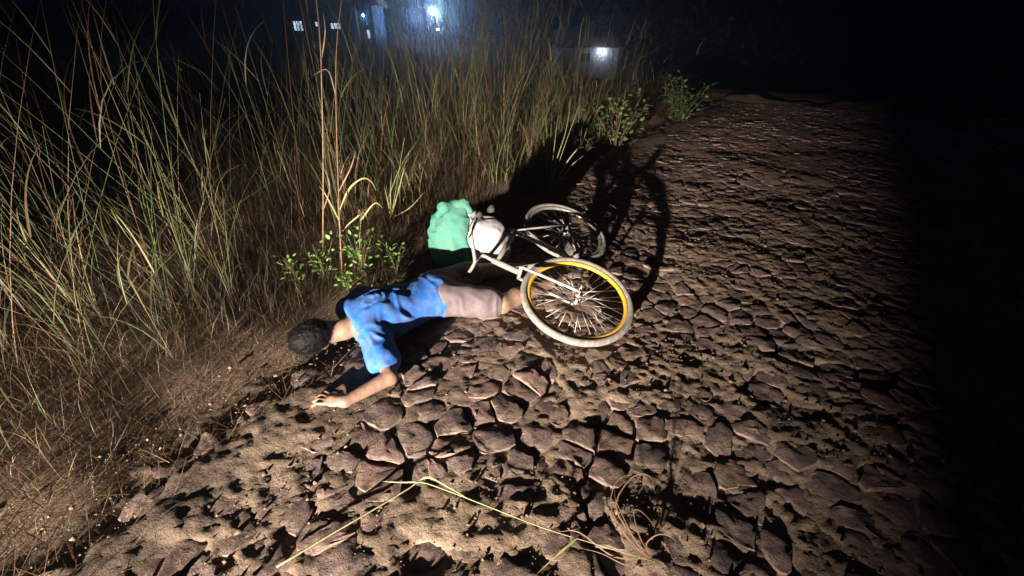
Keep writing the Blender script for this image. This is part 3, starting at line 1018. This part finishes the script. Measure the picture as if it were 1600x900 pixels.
    tag(body, 'person in blue shirt and mauve grey shorts lying on the road edge beside the bicycle', 'person')

    folds = lambda f, amp, seed: (lambda X, Y, Z: amp * fbm(X * f + 2 * Z * f, Y * f, Z * f * 1.5, seed=seed, octs=3))
    S = SDF(lo, hi, 0.0062)
    torso(S, 0.018)
    S.cut(pel - a * .015, -a); S.cut(nk - a * .045, a)
    S.cone(shn, shn * .42 + eln * .58, 0.070, 0.076, 0.03); S.cone(shf, shf * .42 + elf * .58, 0.070, 0.076, 0.03)
    def creases(X, Y, Z):
        al, ac = (X - pel[0]) * a[0] + (Y - pel[1]) * a[1], (X - pel[0]) * bdir[0] + (Y - pel[1]) * bdir[1]
        w = fbm(al * 5, ac * 5, Z * 4, seed=92, octs=2)
        return 0.011 * np.abs(vnoise(al * 20 + 2.4 * w, ac * 6 + 2 * w, Z * 4, seed=93)) + 0.009 * np.abs(vnoise(al * 7 + 9 * ac, ac * 17 + 2 * w, Z * 5, seed=94)) - 0.013
    S.noise(creases)
    link('shirt', S.mesh('shirt'), M_SHIRT, body)
    S = SDF(lo, hi, 0.0062)
    S.ell(pel, (0.135, 0.166, 0.110), ax, 0.04)
    S.cone(hpn, hpn * .22 + knn * .78, 0.100, 0.090, 0.03); S.cone(hpf, hpf * .22 + knf * .78, 0.100, 0.090, 0.03)
    S.noise(lambda X, Y, Z: 0.012 * np.abs(vnoise(X * 16 + 2 * vnoise(X * 6, Y * 6, seed=96), Y * 11, Z * 7, seed=97)) + 0.007 * np.abs(vnoise(X * 7 + Y * 20, Y * 9, Z * 7, seed=98)) - 0.007)
    S.cut(pel + a * .05, a)
    link('shorts', S.mesh('shorts'), M_SHORTS, body)
    S = SDF((-1.35, 1.5, -0.03), (-0.85, 2.1, 0.3), 0.005)
    S.ell(hc + hu * .022 - fw * .010, (0.110, 0.094, 0.083), hx, 0.01)
    S.cut(hc + fw * .045 + hu * .06, fw * .8 - hu * .6)
    S.noise(lambda X, Y, Z: 0.0045 * fbm(X * 95, Y * 95, Z * 95, seed=99, octs=2))
    hm = S.mesh('hair', 1)
    ho = link('hair', hm, M_HAIR, body)
    hv = np.array([tuple(v.co) for v in hm.vertices]); hn = np.array([tuple(v.normal) for v in hm.vertices])
    q = rng.integers(0, len(hv), 5200)
    hn = hn[q] + rng.normal(0, 0.35, (len(q), 3)); hn /= np.linalg.norm(hn, axis=1)[:, None]
    V, F, _ = ribbons(hv[q] - hn * .003, np.arctan2(hn[:, 1], hn[:, 0]), rng.uniform(.010, .022, len(q)), np.arccos(np.clip(hn[:, 2], -1, 1)), rng.normal(.8, .8, len(q)), rng.uniform(.0008, .0016, len(q)), 4)
    tag(link('hair_strands', mesh_np('hair_strands', V, F), M_HAIR, ho), kind='stuff')
person()

# ------------------------------------------------------------------ bundle
M_TEAL = plain('teal_cloth', (0.022, 0.125, 0.090), 0.8, 0, 0.16, 7, [(420, 0.3, 0.001), (30, 0.4, 0.006)], ((0.13, 0.12, 0.10), 0.2))
M_WHITE = plain('white_cloth', (0.25, 0.245, 0.255), 0.75, 0, 0.12, 7, [(420, 0.3, 0.001), (30, 0.4, 0.006)], ((0.23, 0.19, 0.15), 0.45))
def bundle():
    c = np.array([-0.30, 2.80, -0.005])
    root = empty('cloth_bundle', c)
    root.scale = (1.25, 1.0, 1.15)
    for nm, mat, sgn in (('teal_side', M_TEAL, -1), ('white_side', M_WHITE, 1)):
        S = SDF((-0.34, -0.30, -0.02), (0.34, 0.30, 0.50), 0.008)
        S.ell((-0.085, 0, 0.20), (0.145, 0.15, 0.205), None, 0.05)
        S.ell((0.10, -0.01, 0.165), (0.135, 0.15, 0.165), None, 0.05)
        S.ell((-0.05, 0.01, 0.36), (0.085, 0.08, 0.05), None, 0.05)
        S.ell((0.0, 0.0, 0.08), (0.21, 0.18, 0.09), None, 0.05)
        S.noise(lambda X, Y, Z: 0.026 * np.abs(vnoise(X * 13 + 1.5 * vnoise(X * 7, Y * 7, Z * 7, seed=104), Y * 13, Z * 4.5, seed=103)) + 0.016 * np.abs(vnoise(X * 9 + Z * 16, Y * 9 - Z * 8, Z * 15, seed=105)) + 0.006 * np.abs(vnoise(X * 40, Y * 40, Z * 22, seed=106)) - 0.014)
        n = np.array([-sgn * 0.96, 0, -sgn * 0.12]); n = n / np.linalg.norm(n)
        x, y, z = np.meshgrid(*S.ax, indexing='ij')
        seam = x * n[0] + z * n[2] - (0.012 * n[0] + 0.2 * n[2]) - sgn * (0.022 * vnoise(z * 9, y * 9, seed=107) + 0.010 * vnoise(z * 23, y * 23, seed=108)) + 0.0015
        S.D = np.maximum(S.D, seam)
        link(nm, S.mesh(nm), mat, root).location = (0, 0, 0)
    S = SDF((-0.25, -0.2, 0.25), (0.15, 0.15, 0.52), 0.007)
    S.cone((-0.055, 0, 0.37), (-0.06, -0.02, 0.415), .035, .024, .02)
    S.cone((-0.06, -0.02, 0.415), (-0.12, -0.06, 0.41), .022, .034, .015); S.cone((-0.12, -0.06, 0.41), (-0.15, -0.085, 0.37), .032, .022, .02)
    S.cone((-0.06, -0.02, 0.415), (-0.01, -0.05, 0.43), .02, .026, .015); S.cone((-0.01, -0.05, 0.43), (0.02, -0.08, 0.39), .026, .018, .02)
    S.noise(lambda X, Y, Z: 0.006 * fbm(X * 40, Y * 40, Z * 40, seed=109, octs=2))
    link('knot', S.mesh('knot'), M_TEAL, root)
    tag(root, 'teal and white cloth bundle on the ground behind the lying person', 'bundle')
bundle()

# ------------------------------------------------------------------ bicycle lying on its side
M_TYRE = plain('dusty_rubber', (0.13, 0.118, 0.108), 0.9, 0, 0.2, 25, [(120, 0.4, 0.003)], ((0.25, 0.21, 0.18), 0.8))
M_YRIM = plain('yellow_rim', (0.72, 0.38, 0.02), 0.38, 0.2, 0.10, 14, None, ((0.30, 0.24, 0.17), 0.35))
M_STEEL = plain('worn_steel', (0.36, 0.34, 0.32), 0.55, 0.7, 0.2, 30, None, ((0.25, 0.2, 0.16), 0.5))
M_FRAME = plain('grey_frame_paint', (0.20, 0.19, 0.175), 0.4, 0.1, 0.12, 14, None, ((0.26, 0.21, 0.16), 0.5))
M_BLACK = plain('black_plastic', (0.03, 0.028, 0.027), 0.55, 0, 0.2, 20, None, ((0.2, 0.16, 0.13), 0.4))

def lathe_ring(name, R, prof, n=72, smooth=True):
    """profile (dr, dz) closed, swept about local z at radius R"""
    pr = np.array(prof); m = len(pr)
    th = np.linspace(0, 2 * np.pi, n, endpoint=False)
    V = np.stack([(R + pr[None, :, 0]) * np.cos(th)[:, None], (R + pr[None, :, 0]) * np.sin(th)[:, None], np.repeat(pr[None, :, 1], n, 0)], -1).reshape(-1, 3)
    F = []
    for i in range(n):
        for k in range(m):
            F.append((i * m + k, ((i + 1) % n) * m + k, ((i + 1) % n) * m + (k + 1) % m, i * m + (k + 1) % m))
    return mesh_np(name, V, np.array(F), smooth)

R_T = 0.335
def circle_prof(r, n=14, sx=1.0, sz=1.0): return [(r * sx * math.cos(2 * math.pi * k / n), r * sz * math.sin(2 * math.pi * k / n)) for k in range(n)]
ME_TYRE = lathe_ring('tyre', R_T - 0.021, circle_prof(0.0215, 14))
ME_RIM = lathe_ring('rim', R_T - 0.050, [(-.009, -.006), (-.009, .006), (-.002, .0125), (.010, .0135), (.012, .011), (.012, -.011), (.010, -.0135), (-.002, -.0125)], smooth=False)
for q in (ME_TYRE, ME_RIM): pass
ME_SPOKE = tube_mesh('spoke', [(0, 0, 0), (0, 0, 1)], 0.0016, 5)
ME_HUB = tube_mesh('hub', [(0, 0, -.062), (0, 0, -.034), (0, 0, -.0335), (0, 0, -.029), (0, 0, -.0285), (0, 0, .0285), (0, 0, .029), (0, 0, .0335), (0, 0, .034), (0, 0, .062)], [.005, .005, .022, .022, .011, .011, .022, .022, .005, .005], 14, smooth=False)

def wheel(root, centre, normal, rot=0.0, steel=False):
    """the wheel is the tyre's parent: an Empty with tyre, rim, hub, spoke, valve"""
    w = empty('wheel'); w.parent = root
    nn = Vector(normal).normalized()
    q = nn.to_track_quat('Z', 'Y')
    w.location = Vector(centre) - root.location
    w.rotation_mode = 'QUATERNION'; w.rotation_quaternion = q
    link('tyre', ME_TYRE, M_TYRE, w); ri = link('rim', ME_RIM.copy(), M_STEEL if steel else M_YRIM, w); link('hub', ME_HUB, M_STEEL, w)
    for k in range(36):
        sd = 1 if k % 2 else -1
        a = 2 * math.pi * k / 36 + rot
        lead = (1 if (k // 2) % 2 else -1) * 1.15
        p0 = Vector((.019 * math.cos(a + lead), .019 * math.sin(a + lead), sd * .031)); p1 = Vector(((R_T - .056) * math.cos(a), (R_T - .056) * math.sin(a), sd * .002))
        o = link('spoke', ME_SPOKE, M_STEEL, w)
        o.rotation_mode = 'QUATERNION'; o.rotation_quaternion = (p1 - p0).to_track_quat('Z', 'Y')
        o.location = p0; o.scale = (1, 1, (p1 - p0).length)
    a = 0.2 + rot
    link('valve', tube_mesh('valve', [((R_T - .058) * math.cos(a), (R_T - .058) * math.sin(a), 0), ((R_T - .092) * math.cos(a), (R_T - .092) * math.sin(a), 0)], [.004, .003], 8), M_BLACK, w)
    return w

def bicycle():
    Fh = Vector((0.379, 2.113, 0.150)); Rh = Vector((0.410, 3.06, 0.155))
    root = empty('bicycle', (0.1, 2.7, 0))
    e1 = (Fh - Rh).normalized()
    nl = Vector((0.27, 0, 0.963)); nl = (nl - e1 * nl.dot(e1)).normalized()
    upv = e1.cross(nl).normalized()
    P = lambda s, l, u: Rh + e1 * s + nl * l + upv * u - root.location
    wb = (Fh - Rh).length
    wheel(root, Fh, (0.149, -0.275, 0.95), 0.05)
    wheel(root, Rh, nl + Vector((0.02, -0.22, 0)), 0.3, True)
    bb = P(0.44, 0, -0.035); seat_top = P(0.25, 0, 0.42); head_b = P(wb - 0.13, 0, 0.36); head_t = P(wb - 0.19, 0, 0.52)
    T = lambda nm, pts, r, n=10: tube_mesh(nm, pts, r, n)
    tubes = [T('t', [bb, seat_top], .0155, 12), T('t', [bb, head_b.lerp(head_t, .15)], .018, 12), T('t', [seat_top.lerp(bb, .06), head_t.lerp(head_b, .15)], .0155, 12), T('t', [head_b, head_t], .019, 12)]
    for sd in (-1, 1):
        tubes.append(T('t', [bb + nl * .03 * sd, Rh - root.location + nl * .062 * sd], .009, 8))
        tubes.append(T('t', [seat_top.lerp(bb, .08) + nl * .016 * sd, Rh - root.location + nl * .062 * sd], .0075, 8))
    tubes.append(T('t', [bb - nl * .036, bb + nl * .036], .021, 12))
    join_meshes('frame', tubes, M_FRAME, root)
    link('seat_post', T('seat_post', [seat_top.lerp(bb, .05), P(.20, 0, .56)], .0125, 10), M_STEEL, root)
    # saddle
    S = SDF((-0.2, -0.13, -0.07), (0.2, 0.13, 0.07), 0.006)
    S.cone((-0.07, 0, 0.0), (0.13, 0, 0.0), .055, .02, .03)
    S.ell((-0.085, .045, .004), (.055, .045, .028), None, .03); S.ell((-0.085, -.045, .004), (.055, .045, .028), None, .03)
    S.cut((0, 0, -0.022), np.array([0, 0, -1.0]))
    o = link('saddle', S.mesh('saddle'), M_BLACK, root)
    o.matrix_local = Matrix.Translation(P(.19, 0, .585)) @ Matrix((e1, nl, upv)).transposed().to_4x4()
    # fork and bars turn with the front wheel
    nf = Vector((0.149, -0.275, 0.95)).normalized()
    ha = (head_t - head_b).normalized()
    hubf = Fh - root.location
    sidef = (nf - ha * nf.dot(ha)).normalized()
    crown = head_b - ha * .012
    fk = [T('f', [crown - sidef * .05, crown + sidef * .05], .013, 10)]
    for sd in (-1, 1):
        fk.append(T('f', spline([crown + sidef * .048 * sd, crown.lerp(hubf, .55) + sidef * .055 * sd, hubf + nf * .058 * sd], 12), .010, 10))
    join_meshes('fork', fk, M_FRAME, root)
    fwd = sidef.cross(ha).normalized()
    if fwd.dot(e1) < 0: fwd = -fwd
    st = head_t + ha * .075; cl = st + fwd * .07 + ha * .01
    link('stem', T('stem', spline([head_t - ha * .01, st, cl], 10), .0125, 10), M_STEEL, root)
    bar = spline([cl - sidef * .27 - fwd * .11 + ha * .05, cl - sidef * .20 - fwd * .03 + ha * .06, cl - sidef * .07 + ha * .015, cl, cl + sidef * .07 + ha * .015, cl + sidef * .20 - fwd * .03 + ha * .06, cl + sidef * .27 - fwd * .11 + ha * .05], 40)
    hb = link('handlebar', T('handlebar', bar, .011, 10), M_STEEL, root)
    for pts in (bar[:7], bar[-7:]):
        link('grip', T('grip', pts, .0165, 12), M_BLACK, hb)
    for sd in (-1, 1):
        g0 = cl + sidef * .17 * sd + ha * .05 - fwd * .01
        link('brake_lever', T('brake_lever', spline([g0, g0 + fwd * .035 + sidef * .02 * sd, g0 + sidef * .10 * sd - fwd * .02], 8), .0045, 6), M_STEEL, hb)
    # crankset on the lower side, pedals both sides
    ca = 0.6
    cd = (e1 * math.cos(ca) + upv * math.sin(ca))
    qr = nl.to_track_quat('Z', 'Y')
    ring = link('chainring', lathe_ring('chainring', .083, [(-.010, -.0015), (-.010, .0015), (.010, .0015), (.010, -.0015)], 44, False), M_STEEL, root)
    ring.location = bb - nl * .045; ring.rotation_mode = 'QUATERNION'; ring.rotation_quaternion = qr
    sp = []
    for k in range(5):
        a = k * 1.2566
        sp.append(tube_mesh('s', [(0, 0, 0), (.078 * math.cos(a), .078 * math.sin(a), 0)], .006, 6))
    o = join_meshes('spider', sp, M_STEEL, ring)
    for sd in (-1, 1):
        c0 = bb + nl * .062 * sd; c1 = c0 + cd * .165 * sd
        cr = link('crank', T('crank', [bb + nl * .03 * sd, c0, c0 + cd * .02 * sd, c1], [.012, .014, .012, .009], 10), M_STEEL, root)
        bm = bmesh.new(); bmesh.ops.create_cube(bm, size=1)
        bmesh.ops.scale(bm, vec=(.092, .062, .024), verts=bm.verts); bmesh.ops.bevel(bm, geom=bm.edges[:], offset=.006, segments=2, affect='EDGES')
        me = bpy.data.meshes.new('pedal'); bm.to_mesh(me); bm.free()
        po = link('pedal', me, M_BLACK, root)
        po.matrix_local = Matrix.Translation(c1 + nl * .058 * sd) @ Matrix((e1, nl, upv)).transposed().to_4x4() @ Matrix.Rotation(.3, 4, 'Y')
    ch = [bb - nl * .045 + (e1 * math.cos(t) + upv * math.sin(t)) * .092 for t in np.linspace(-1.6, 1.6, 18)]
    rc = Rh - root.location - nl * .045
    ch += [rc + (e1 * math.cos(t) + upv * math.sin(t)) * .036 for t in np.linspace(1.6, 4.68, 12)]
    ch.append(ch[0])
    link('chain', T('chain', ch, .0038, 6), M_STEEL, root)
    tag(root, 'bicycle with yellow rims lying on its side across the cobbles', 'bicycle')
bicycle()

# ------------------------------------------------------------------ houses and lamps in the dark behind
def box(name, lo, hi, mat, parent=None, bev=0.0):
    bm = bmesh.new(); bmesh.ops.create_cube(bm, size=1)
    lo, hi = Vector(lo), Vector(hi)
    for v in bm.verts:
        v.co = Vector([(lo[i] + hi[i]) / 2 + v.co[i] * (hi[i] - lo[i]) for i in range(3)])
    if bev: bmesh.ops.bevel(bm, geom=bm.edges[:], offset=bev, segments=2, affect='EDGES')
    me = bpy.data.meshes.new(name); bm.to_mesh(me); bm.free()
    return link(name, me, mat, parent)

def gable(name, x0, x1, y0, y1, z0, rise, ov, th, mat, parent):
    """pitched roof, ridge along x, real thickness"""
    ym = (y0 + y1) / 2
    prof = [(y0 - ov, z0 - ov * rise / (ym - y0)), (ym, z0 + rise), (y1 + ov, z0 - ov * rise / (ym - y0))]
    V, n = [], 0
    for x in (x0 - ov, x1 + ov):
        for (y, z) in prof: V.append((x, y, z))
        for (y, z) in prof: V.append((x, y, z + th))
    F = [(0, 1, 7, 6), (1, 2, 8, 7), (3, 9, 10, 4), (4, 10, 11, 5), (0, 6, 9, 3), (2, 5, 11, 8), (0, 3, 4, 1), (1, 4, 5, 2), (6, 7, 10, 9), (7, 8, 11, 10)]
    return link(name, mesh_np(name, np.array(V, float), np.array(F)), mat, parent)

def brick_material(name, c1, c2, mortar):
    m, nt, b = mat_new(name)
    tc = nt.nodes.new('ShaderNodeTexCoord'); mp = nt.nodes.new('ShaderNodeMapping')
    mp.inputs['Rotation'].default_value = (math.radians(90), 0, 0)
    br = nt.nodes.new('ShaderNodeTexBrick')
    br.inputs['Color1'].default_value = (*c1, 1); br.inputs['Color2'].default_value = (*c2, 1); br.inputs['Mortar'].default_value = (*mortar, 1)
    br.inputs['Scale'].default_value = 1.0; br.inputs['Brick Width'].default_value = 0.40; br.inputs['Row Height'].default_value = 0.20; br.inputs['Mortar Size'].default_value = 0.018
    nt.links.new(tc.outputs['Object'], mp.inputs[0]); nt.links.new(mp.outputs[0], br.inputs[0])
    n = noise_node(nt, 3, 6, 0.6)
    nt.links.new(mixc(nt, 1.0, br.outputs[0], ramp(nt, n, [(0.3, (.6, .6, .6)), (.7, (1.2, 1.2, 1.2))]), 'MULTIPLY'), b.inputs['Base Color'])
    b.inputs['Roughness'].default_value = 0.9
    return m
M_BRICK = brick_material('pale_brick', (0.42, 0.38, 0.36), (0.33, 0.30, 0.29), (0.22, 0.20, 0.19))
M_PLASTER = plain('dark_plaster', (0.09, 0.10, 0.11), 0.9, 0, 0.2, 2, [(20, .3, .01)])
M_BLUEWALL = plain('blue_plaster', (0.03, 0.085, 0.15), 0.85, 0, 0.2, 3, [(20, .3, .01)])
M_ROOF = plain('clay_roof', (0.13, 0.07, 0.05), 0.85, 0, 0.3, 6, [(12, .6, .03)])
M_DARK = plain('dark_opening', (0.015, 0.015, 0.018), 0.6)
M_DOOR = plain('pale_door', (0.45, 0.50, 0.55), 0.6)
M_WIN = emit('lit_window_glass', (0.62, 0.85, 1.0), 1.1)
M_LAMP = emit('cool_white_bulb', (0.75, 0.90, 1.0), 150)
M_LAMP2 = emit('small_cool_bulb', (0.65, 0.90, 1.0), 14)
M_WOOD = plain('weathered_wood', (0.13, 0.10, 0.08), 0.85, 0, 0.3, 8, [(40, .5, .01)])

def lamp_light(loc, power, parent, col=(0.45, 0.70, 1.0), size=0.08):
    l = bpy.data.lights.new('bulb_light', 'POINT'); l.energy = power; l.color = col; l.shadow_soft_size = size
    o = bpy.data.objects.new('bulb_light', l); C.objects.link(o); o.location = loc; o.parent = parent
    return o

def left_houses():
    y = 36.0
    # house with lit windows
    root = empty('plaster_house', (at_y(470, 78, y).x, y, 0))
    ox = root.location.x
    zb = -0.1
    wall_x1 = at_y(547, 40, y).x - ox; wall_x0 = at_y(330, 40, y).x - ox
    # wall in strips round the window openings
    wins = [(456, 33, 474, 48), (491, 34, 497, 41), (515, 36, 533, 45)]
    rects = []
    for (u0, v0, u1, v1) in wins:
        A, B = at_y(u0, v0, y), at_y(u1, v1, y)
        rects.append((A.x - ox, B.x - ox, B.z, A.z))
    zt = at_y(500, 12, y).z
    xs = [wall_x0]
    for r in rects: xs += [r[0], r[1]]
    xs.append(wall_x1)
    meshes = []
    for i in range(0, len(xs) - 1, 2):
        o = box('w', (xs[i], 0, zb), (xs[i + 1], 6, zt), None); meshes.append(o)
    for r in rects:
        meshes.append(box('w', (r[0], 0.001, zb), (r[1], 0.2, r[2]), None)); meshes.append(box('w', (r[0], 0.001, r[3]), (r[1], 0.2, zt), None))
    ms = [o.data for o in meshes]
    for o in meshes: bpy.data.objects.remove(o)
    join_meshes('wall', ms, M_PLASTER, root)
    gable('roof', wall_x0, wall_x1, 0, 6, zt + 0.02, 1.4, 0.5, 0.10, M_ROOF, root)
    for r in rects:
        w = box('window', (r[0] + .004, .12, r[2] + .004), (r[1] - .004, .15, r[3] - .004), M_WIN, root)
        fr = []
        n = 3 if r[1] - r[0] > .5 else 1
        for k in range(n + 1):
            x = r[0] + (r[1] - r[0]) * k / n
            fr.append(box('f', (x - .025, .06, r[2]), (x + .025, .11, r[3]), None))
        fr.append(box('f', (r[0] - .02, .061, (r[2] + r[3]) / 2 - .015), (r[1] + .02, .109, (r[2] + r[3]) / 2 + .015), None))
        ms = [o.data for o in fr]
        for o in fr: bpy.data.objects.remove(o)
        join_meshes('frame', ms, M_DOOR, w)
    tag(root, 'dark house with three small cool lit windows at the far left', 'house')
    # blue porch wall with lamp and door
    A, B = at_y(556, 10, y - 1), at_y(590, 80, y - 1)
    root = empty('blue_outhouse', (A.x, y - 1, 0))
    W = B.x - A.x
    box('wall', (0, 0, -0.1), (W, 3, A.z + .1), M_BLUEWALL, root)
    gable('roof', 0, W, 0, 3, A.z + 0.14, .5, 0.35, 0.07, M_ROOF, root)
    D0, D1 = at_y(573, 45, y - 1), at_y(581, 76, y - 1)
    d = box('door', (D0.x - A.x, -.05, -0.02), (D1.x - A.x + .35, -.003, D0.z), M_BLUEWALL, root)
    p0, p1 = at_y(573, 47, y - 1.06), at_y(579, 60, y - 1.06)
    box('pane', (p0.x - A.x, -.075, p1.z), (p1.x - A.x, -.053, p0.z), M_WIN, d)
    L = at_y(567, 24, y - 1.25) - root.location
    lm = link('wall_lamp', tube_mesh('wall_lamp', [L + Vector((0, .24, .05)), L + Vector((0, .05, .06))], .03, 8), M_DARK, root)
    S = bpy.data.meshes.new('bulb'); bm = bmesh.new(); bmesh.ops.create_icosphere(bm, subdivisions=2, radius=.09); bmesh.ops.translate(bm, vec=L, verts=bm.verts); bm.to_mesh(S); bm.free()
    link('bulb', S, M_LAMP2, lm)
    lamp_light(L + Vector((0, -.02, -.16)), 7, lm, (0.25, 0.6, 1.0), .05)
    tag(root, 'narrow blue outhouse lit by a small wall lamp above its door', 'outhouse')
left_houses()

def right_house():
    y = 34.0
    A, B = at_y(872, 74, y), at_y(962, 128, y)
    g = float(terr(np.array(A.x + 2), np.array(y)))
    root = empty('brick_house', (A.x, y, 0))
    W = B.x - A.x; zt = A.z
    o0, o1 = at_y(908, 83, y), at_y(921, 97, y)
    a0, a1, z0, z1 = o0.x - A.x, o1.x - A.x, o1.z, o0.z
    zb = g - 0.3
    ms = []
    for lo, hi in (((0, 0, zb), (a0, 5, zt)), ((a1, 0, zb), (W, 5, zt)), ((a0, .001, zb), (a1, 4.9, z0)), ((a0, .001, z1), (a1, 4.9, zt)), ((a0, .35, z0), (a1, 4.8, z1))):
        o = box('w', lo, hi, None); ms.append(o.data); bpy.data.objects.remove(o)
    join_meshes('wall', ms, M_BRICK, root)
    box('window', (a0 + .005, .25, z0 + .005), (a1 - .005, .30, z1 - .005), M_DARK, root)
    gable('roof', 0, W, 0, 5, zt + .02, 1.0, 0.12, 0.08, M_ROOF, root)
    L = at_y(942, 77, y - .22) - root.location
    lm = link('wall_lamp', tube_mesh('wall_lamp', [L + Vector((0, .219, .04)), L + Vector((0, .05, .05))], .03, 8), M_DARK, root)
    S = bpy.data.meshes.new('bulb'); bm = bmesh.new(); bmesh.ops.create_icosphere(bm, subdivisions=2, radius=.07); bmesh.ops.translate(bm, vec=L, verts=bm.verts); bm.to_mesh(S); bm.free()
    link('bulb', S, M_LAMP2, lm)
    lamp_light(L + Vector((0, -.06, -.14)), 60, lm, (0.55, 0.72, 1.0), .05)
    tag(root, 'small pale brick house with a wall lamp, beyond the shrubs on the right', 'house')
right_house()

def lamp_post():
    y = 40.0
    L = at_y(675, 17, y)
    root = empty('lamp_post', (L.x + .35, y, 0))
    rel = L - root.location
    link('post', tube_mesh('post', [(0, 0, -.2), (0, 0, L.z + .5)], [.08, .06], 10), M_WOOD, root)
    link('arm', tube_mesh('arm', spline([(0, 0, L.z + .3), (-.15, 0, L.z + .35), (rel.x, -.1, L.z + .22)], 8), .025, 8), M_STEEL, root)
    sh = link('lamp_shade', tube_mesh('lamp_shade', [(rel.x, -.1, L.z + .12), (rel.x, -.1, L.z + .26)], [.20, .06], 14), M_STEEL, root)
    S = bpy.data.meshes.new('bulb'); bm = bmesh.new(); bmesh.ops.create_icosphere(bm, subdivisions=3, radius=.24); bmesh.ops.translate(bm, vec=(rel.x, -.1, L.z), verts=bm.verts); bm.to_mesh(S); bm.free()
    link('bulb', S, M_LAMP, sh)
    lamp_light((rel.x, -.38, L.z - .1), 2300, sh, (0.28, 0.52, 1.0), .12)
    tag(root, 'bright cool white lamp on a post behind the tall grass', 'lamp post')
    # second, smaller lamp below it
    Q = at_y(684, 46, y - 2)
    r2 = empty('garden_lamp', (Q.x, y - 2, 0))
    link('post', tube_mesh('post', [(0, 0, -.2), (0, 0, Q.z - .06)], .03, 8), M_DARK, r2)
    S = bpy.data.meshes.new('globe'); bm = bmesh.new(); bmesh.ops.create_icosphere(bm, subdivisions=2, radius=.09); bmesh.ops.scale(bm, vec=(1.3, 1, .7), verts=bm.verts); bmesh.ops.translate(bm, vec=(0, 0, Q.z), verts=bm.verts); bm.to_mesh(S); bm.free()
    link('globe', S, M_LAMP2, r2)
    tag(r2, 'small dim light just below the bright lamp', 'garden lamp')
lamp_post()

def lamp_tree():
    y = 39.6
    b = at_y(700, 40, y)
    root = empty('garden_tree', (b.x, y, 0))
    tr = [tube_mesh('t', spline([(0, 0, -.2), (.05, 0, 1.2), (-.05, .05, 2.2), (.05, 0, 3.3)], 14), [.10 - .004 * i for i in range(15)][:len(spline([(0, 0, -.2), (.05, 0, 1.2), (-.05, .05, 2.2), (.05, 0, 3.3)], 14))], 8, (0.10, 0.08, 0.06))]
    P = []
    for k in range(16):
        a = rng.uniform(0, 6.283); z0 = rng.uniform(1.7, 3.0); L = rng.uniform(.5, 1.2)
        e = Vector((L * math.cos(a), L * math.sin(a), z0 + rng.uniform(0, .7)))
        pts = spline([(0, 0, z0), tuple(e * .5 + Vector((0, 0, z0 * .5 + .1))), tuple(e)], 8)
        tr.append(tube_mesh('t', pts, [.03 * (1 - .8 * i / (len(pts) - 1)) for i in range(len(pts))], 6, (0.10, 0.08, 0.06)))
        for q in range(110):
            p = pts[rng.integers(2, len(pts))]
            P.append(np.array(p) + rng.normal(0, .17, 3))
    join_meshes('trunk', tr, M_GRASS, root)
    P = np.array(P); n = len(P)
    D = rng.normal(0, 1, (n, 3)); D /= np.linalg.norm(D, axis=1)[:, None]
    V, F = leaf_quads(P, D, rng.normal(0, 1, (n, 3)), rng.uniform(.06, .13, n), rng.uniform(.03, .06, n))
    bag = Bag(); bag.add(V, F, np.array([.10, .16, .05]) * rng.uniform(.6, 1.3, (n, 1)))
    bag.link('crown', M_LEAF, root)
    tag(root, 'small leafy tree lit from beside by the bright lamp', 'tree')
lamp_tree()

def far_wood():
    bag = Bag(); N = 42000
    x = rng.uniform(-75, 80, N); y = rng.uniform(50, 62, N)
    keep = ~((x < 4) & (x > -24) & (rng.random(N) < .35)); x, y = x[keep], y[keep]; n = len(x)
    hgt = 3.2 + 1.8 * vnoise(x * .16, x * 0 + 2, seed=131) + 1.3 * vnoise(x * .5, x * 0 + 5, seed=132) + .6 * vnoise(x * 1.6, y * .4, seed=133)
    g = terr(x, y)
    z = g + (hgt + 2.0 * sstep(0, 25, x) + np.clip(-g, 0, 4)) * rng.random(n) ** .75
    D = rng.normal(0, 1, (n, 3)); D /= np.linalg.norm(D, axis=1)[:, None]
    L = rng.uniform(.35, .8, n)
    V, F = leaf_quads(np.stack([x, y, z], 1), D, rng.normal(0, 1, (n, 3)), L, L * .5)
    bag.add(V, F, np.array([.045, .06, .028]) * rng.uniform(.6, 1.3, (n, 1)))
    o = bag.link('far_wood', M_LEAF)
    tag(o, 'dark far wood closing the field behind the houses', 'wood', kind='stuff')
far_wood()

# ------------------------------------------------------------------ night air
def haze():
    o = box('haze', (-90, -30, -8), (90, 70, 9), None)
    m = bpy.data.materials.new('night_haze'); m.use_nodes = True
    nt = m.node_tree; nt.nodes.clear()
    out = nt.nodes.new('ShaderNodeOutputMaterial'); v = nt.nodes.new('ShaderNodeVolumePrincipled')
    v.inputs['Color'].default_value = (0.9, 0.93, 1.0, 1); v.inputs['Density'].default_value = 0.0055; v.inputs['Anisotropy'].default_value = 0.85
    nt.links.new(v.outputs[0], out.inputs['Volume'])
    o.data.materials.append(m)
    tag(o, 'thin night haze over the whole place', 'haze', kind='stuff')
haze()
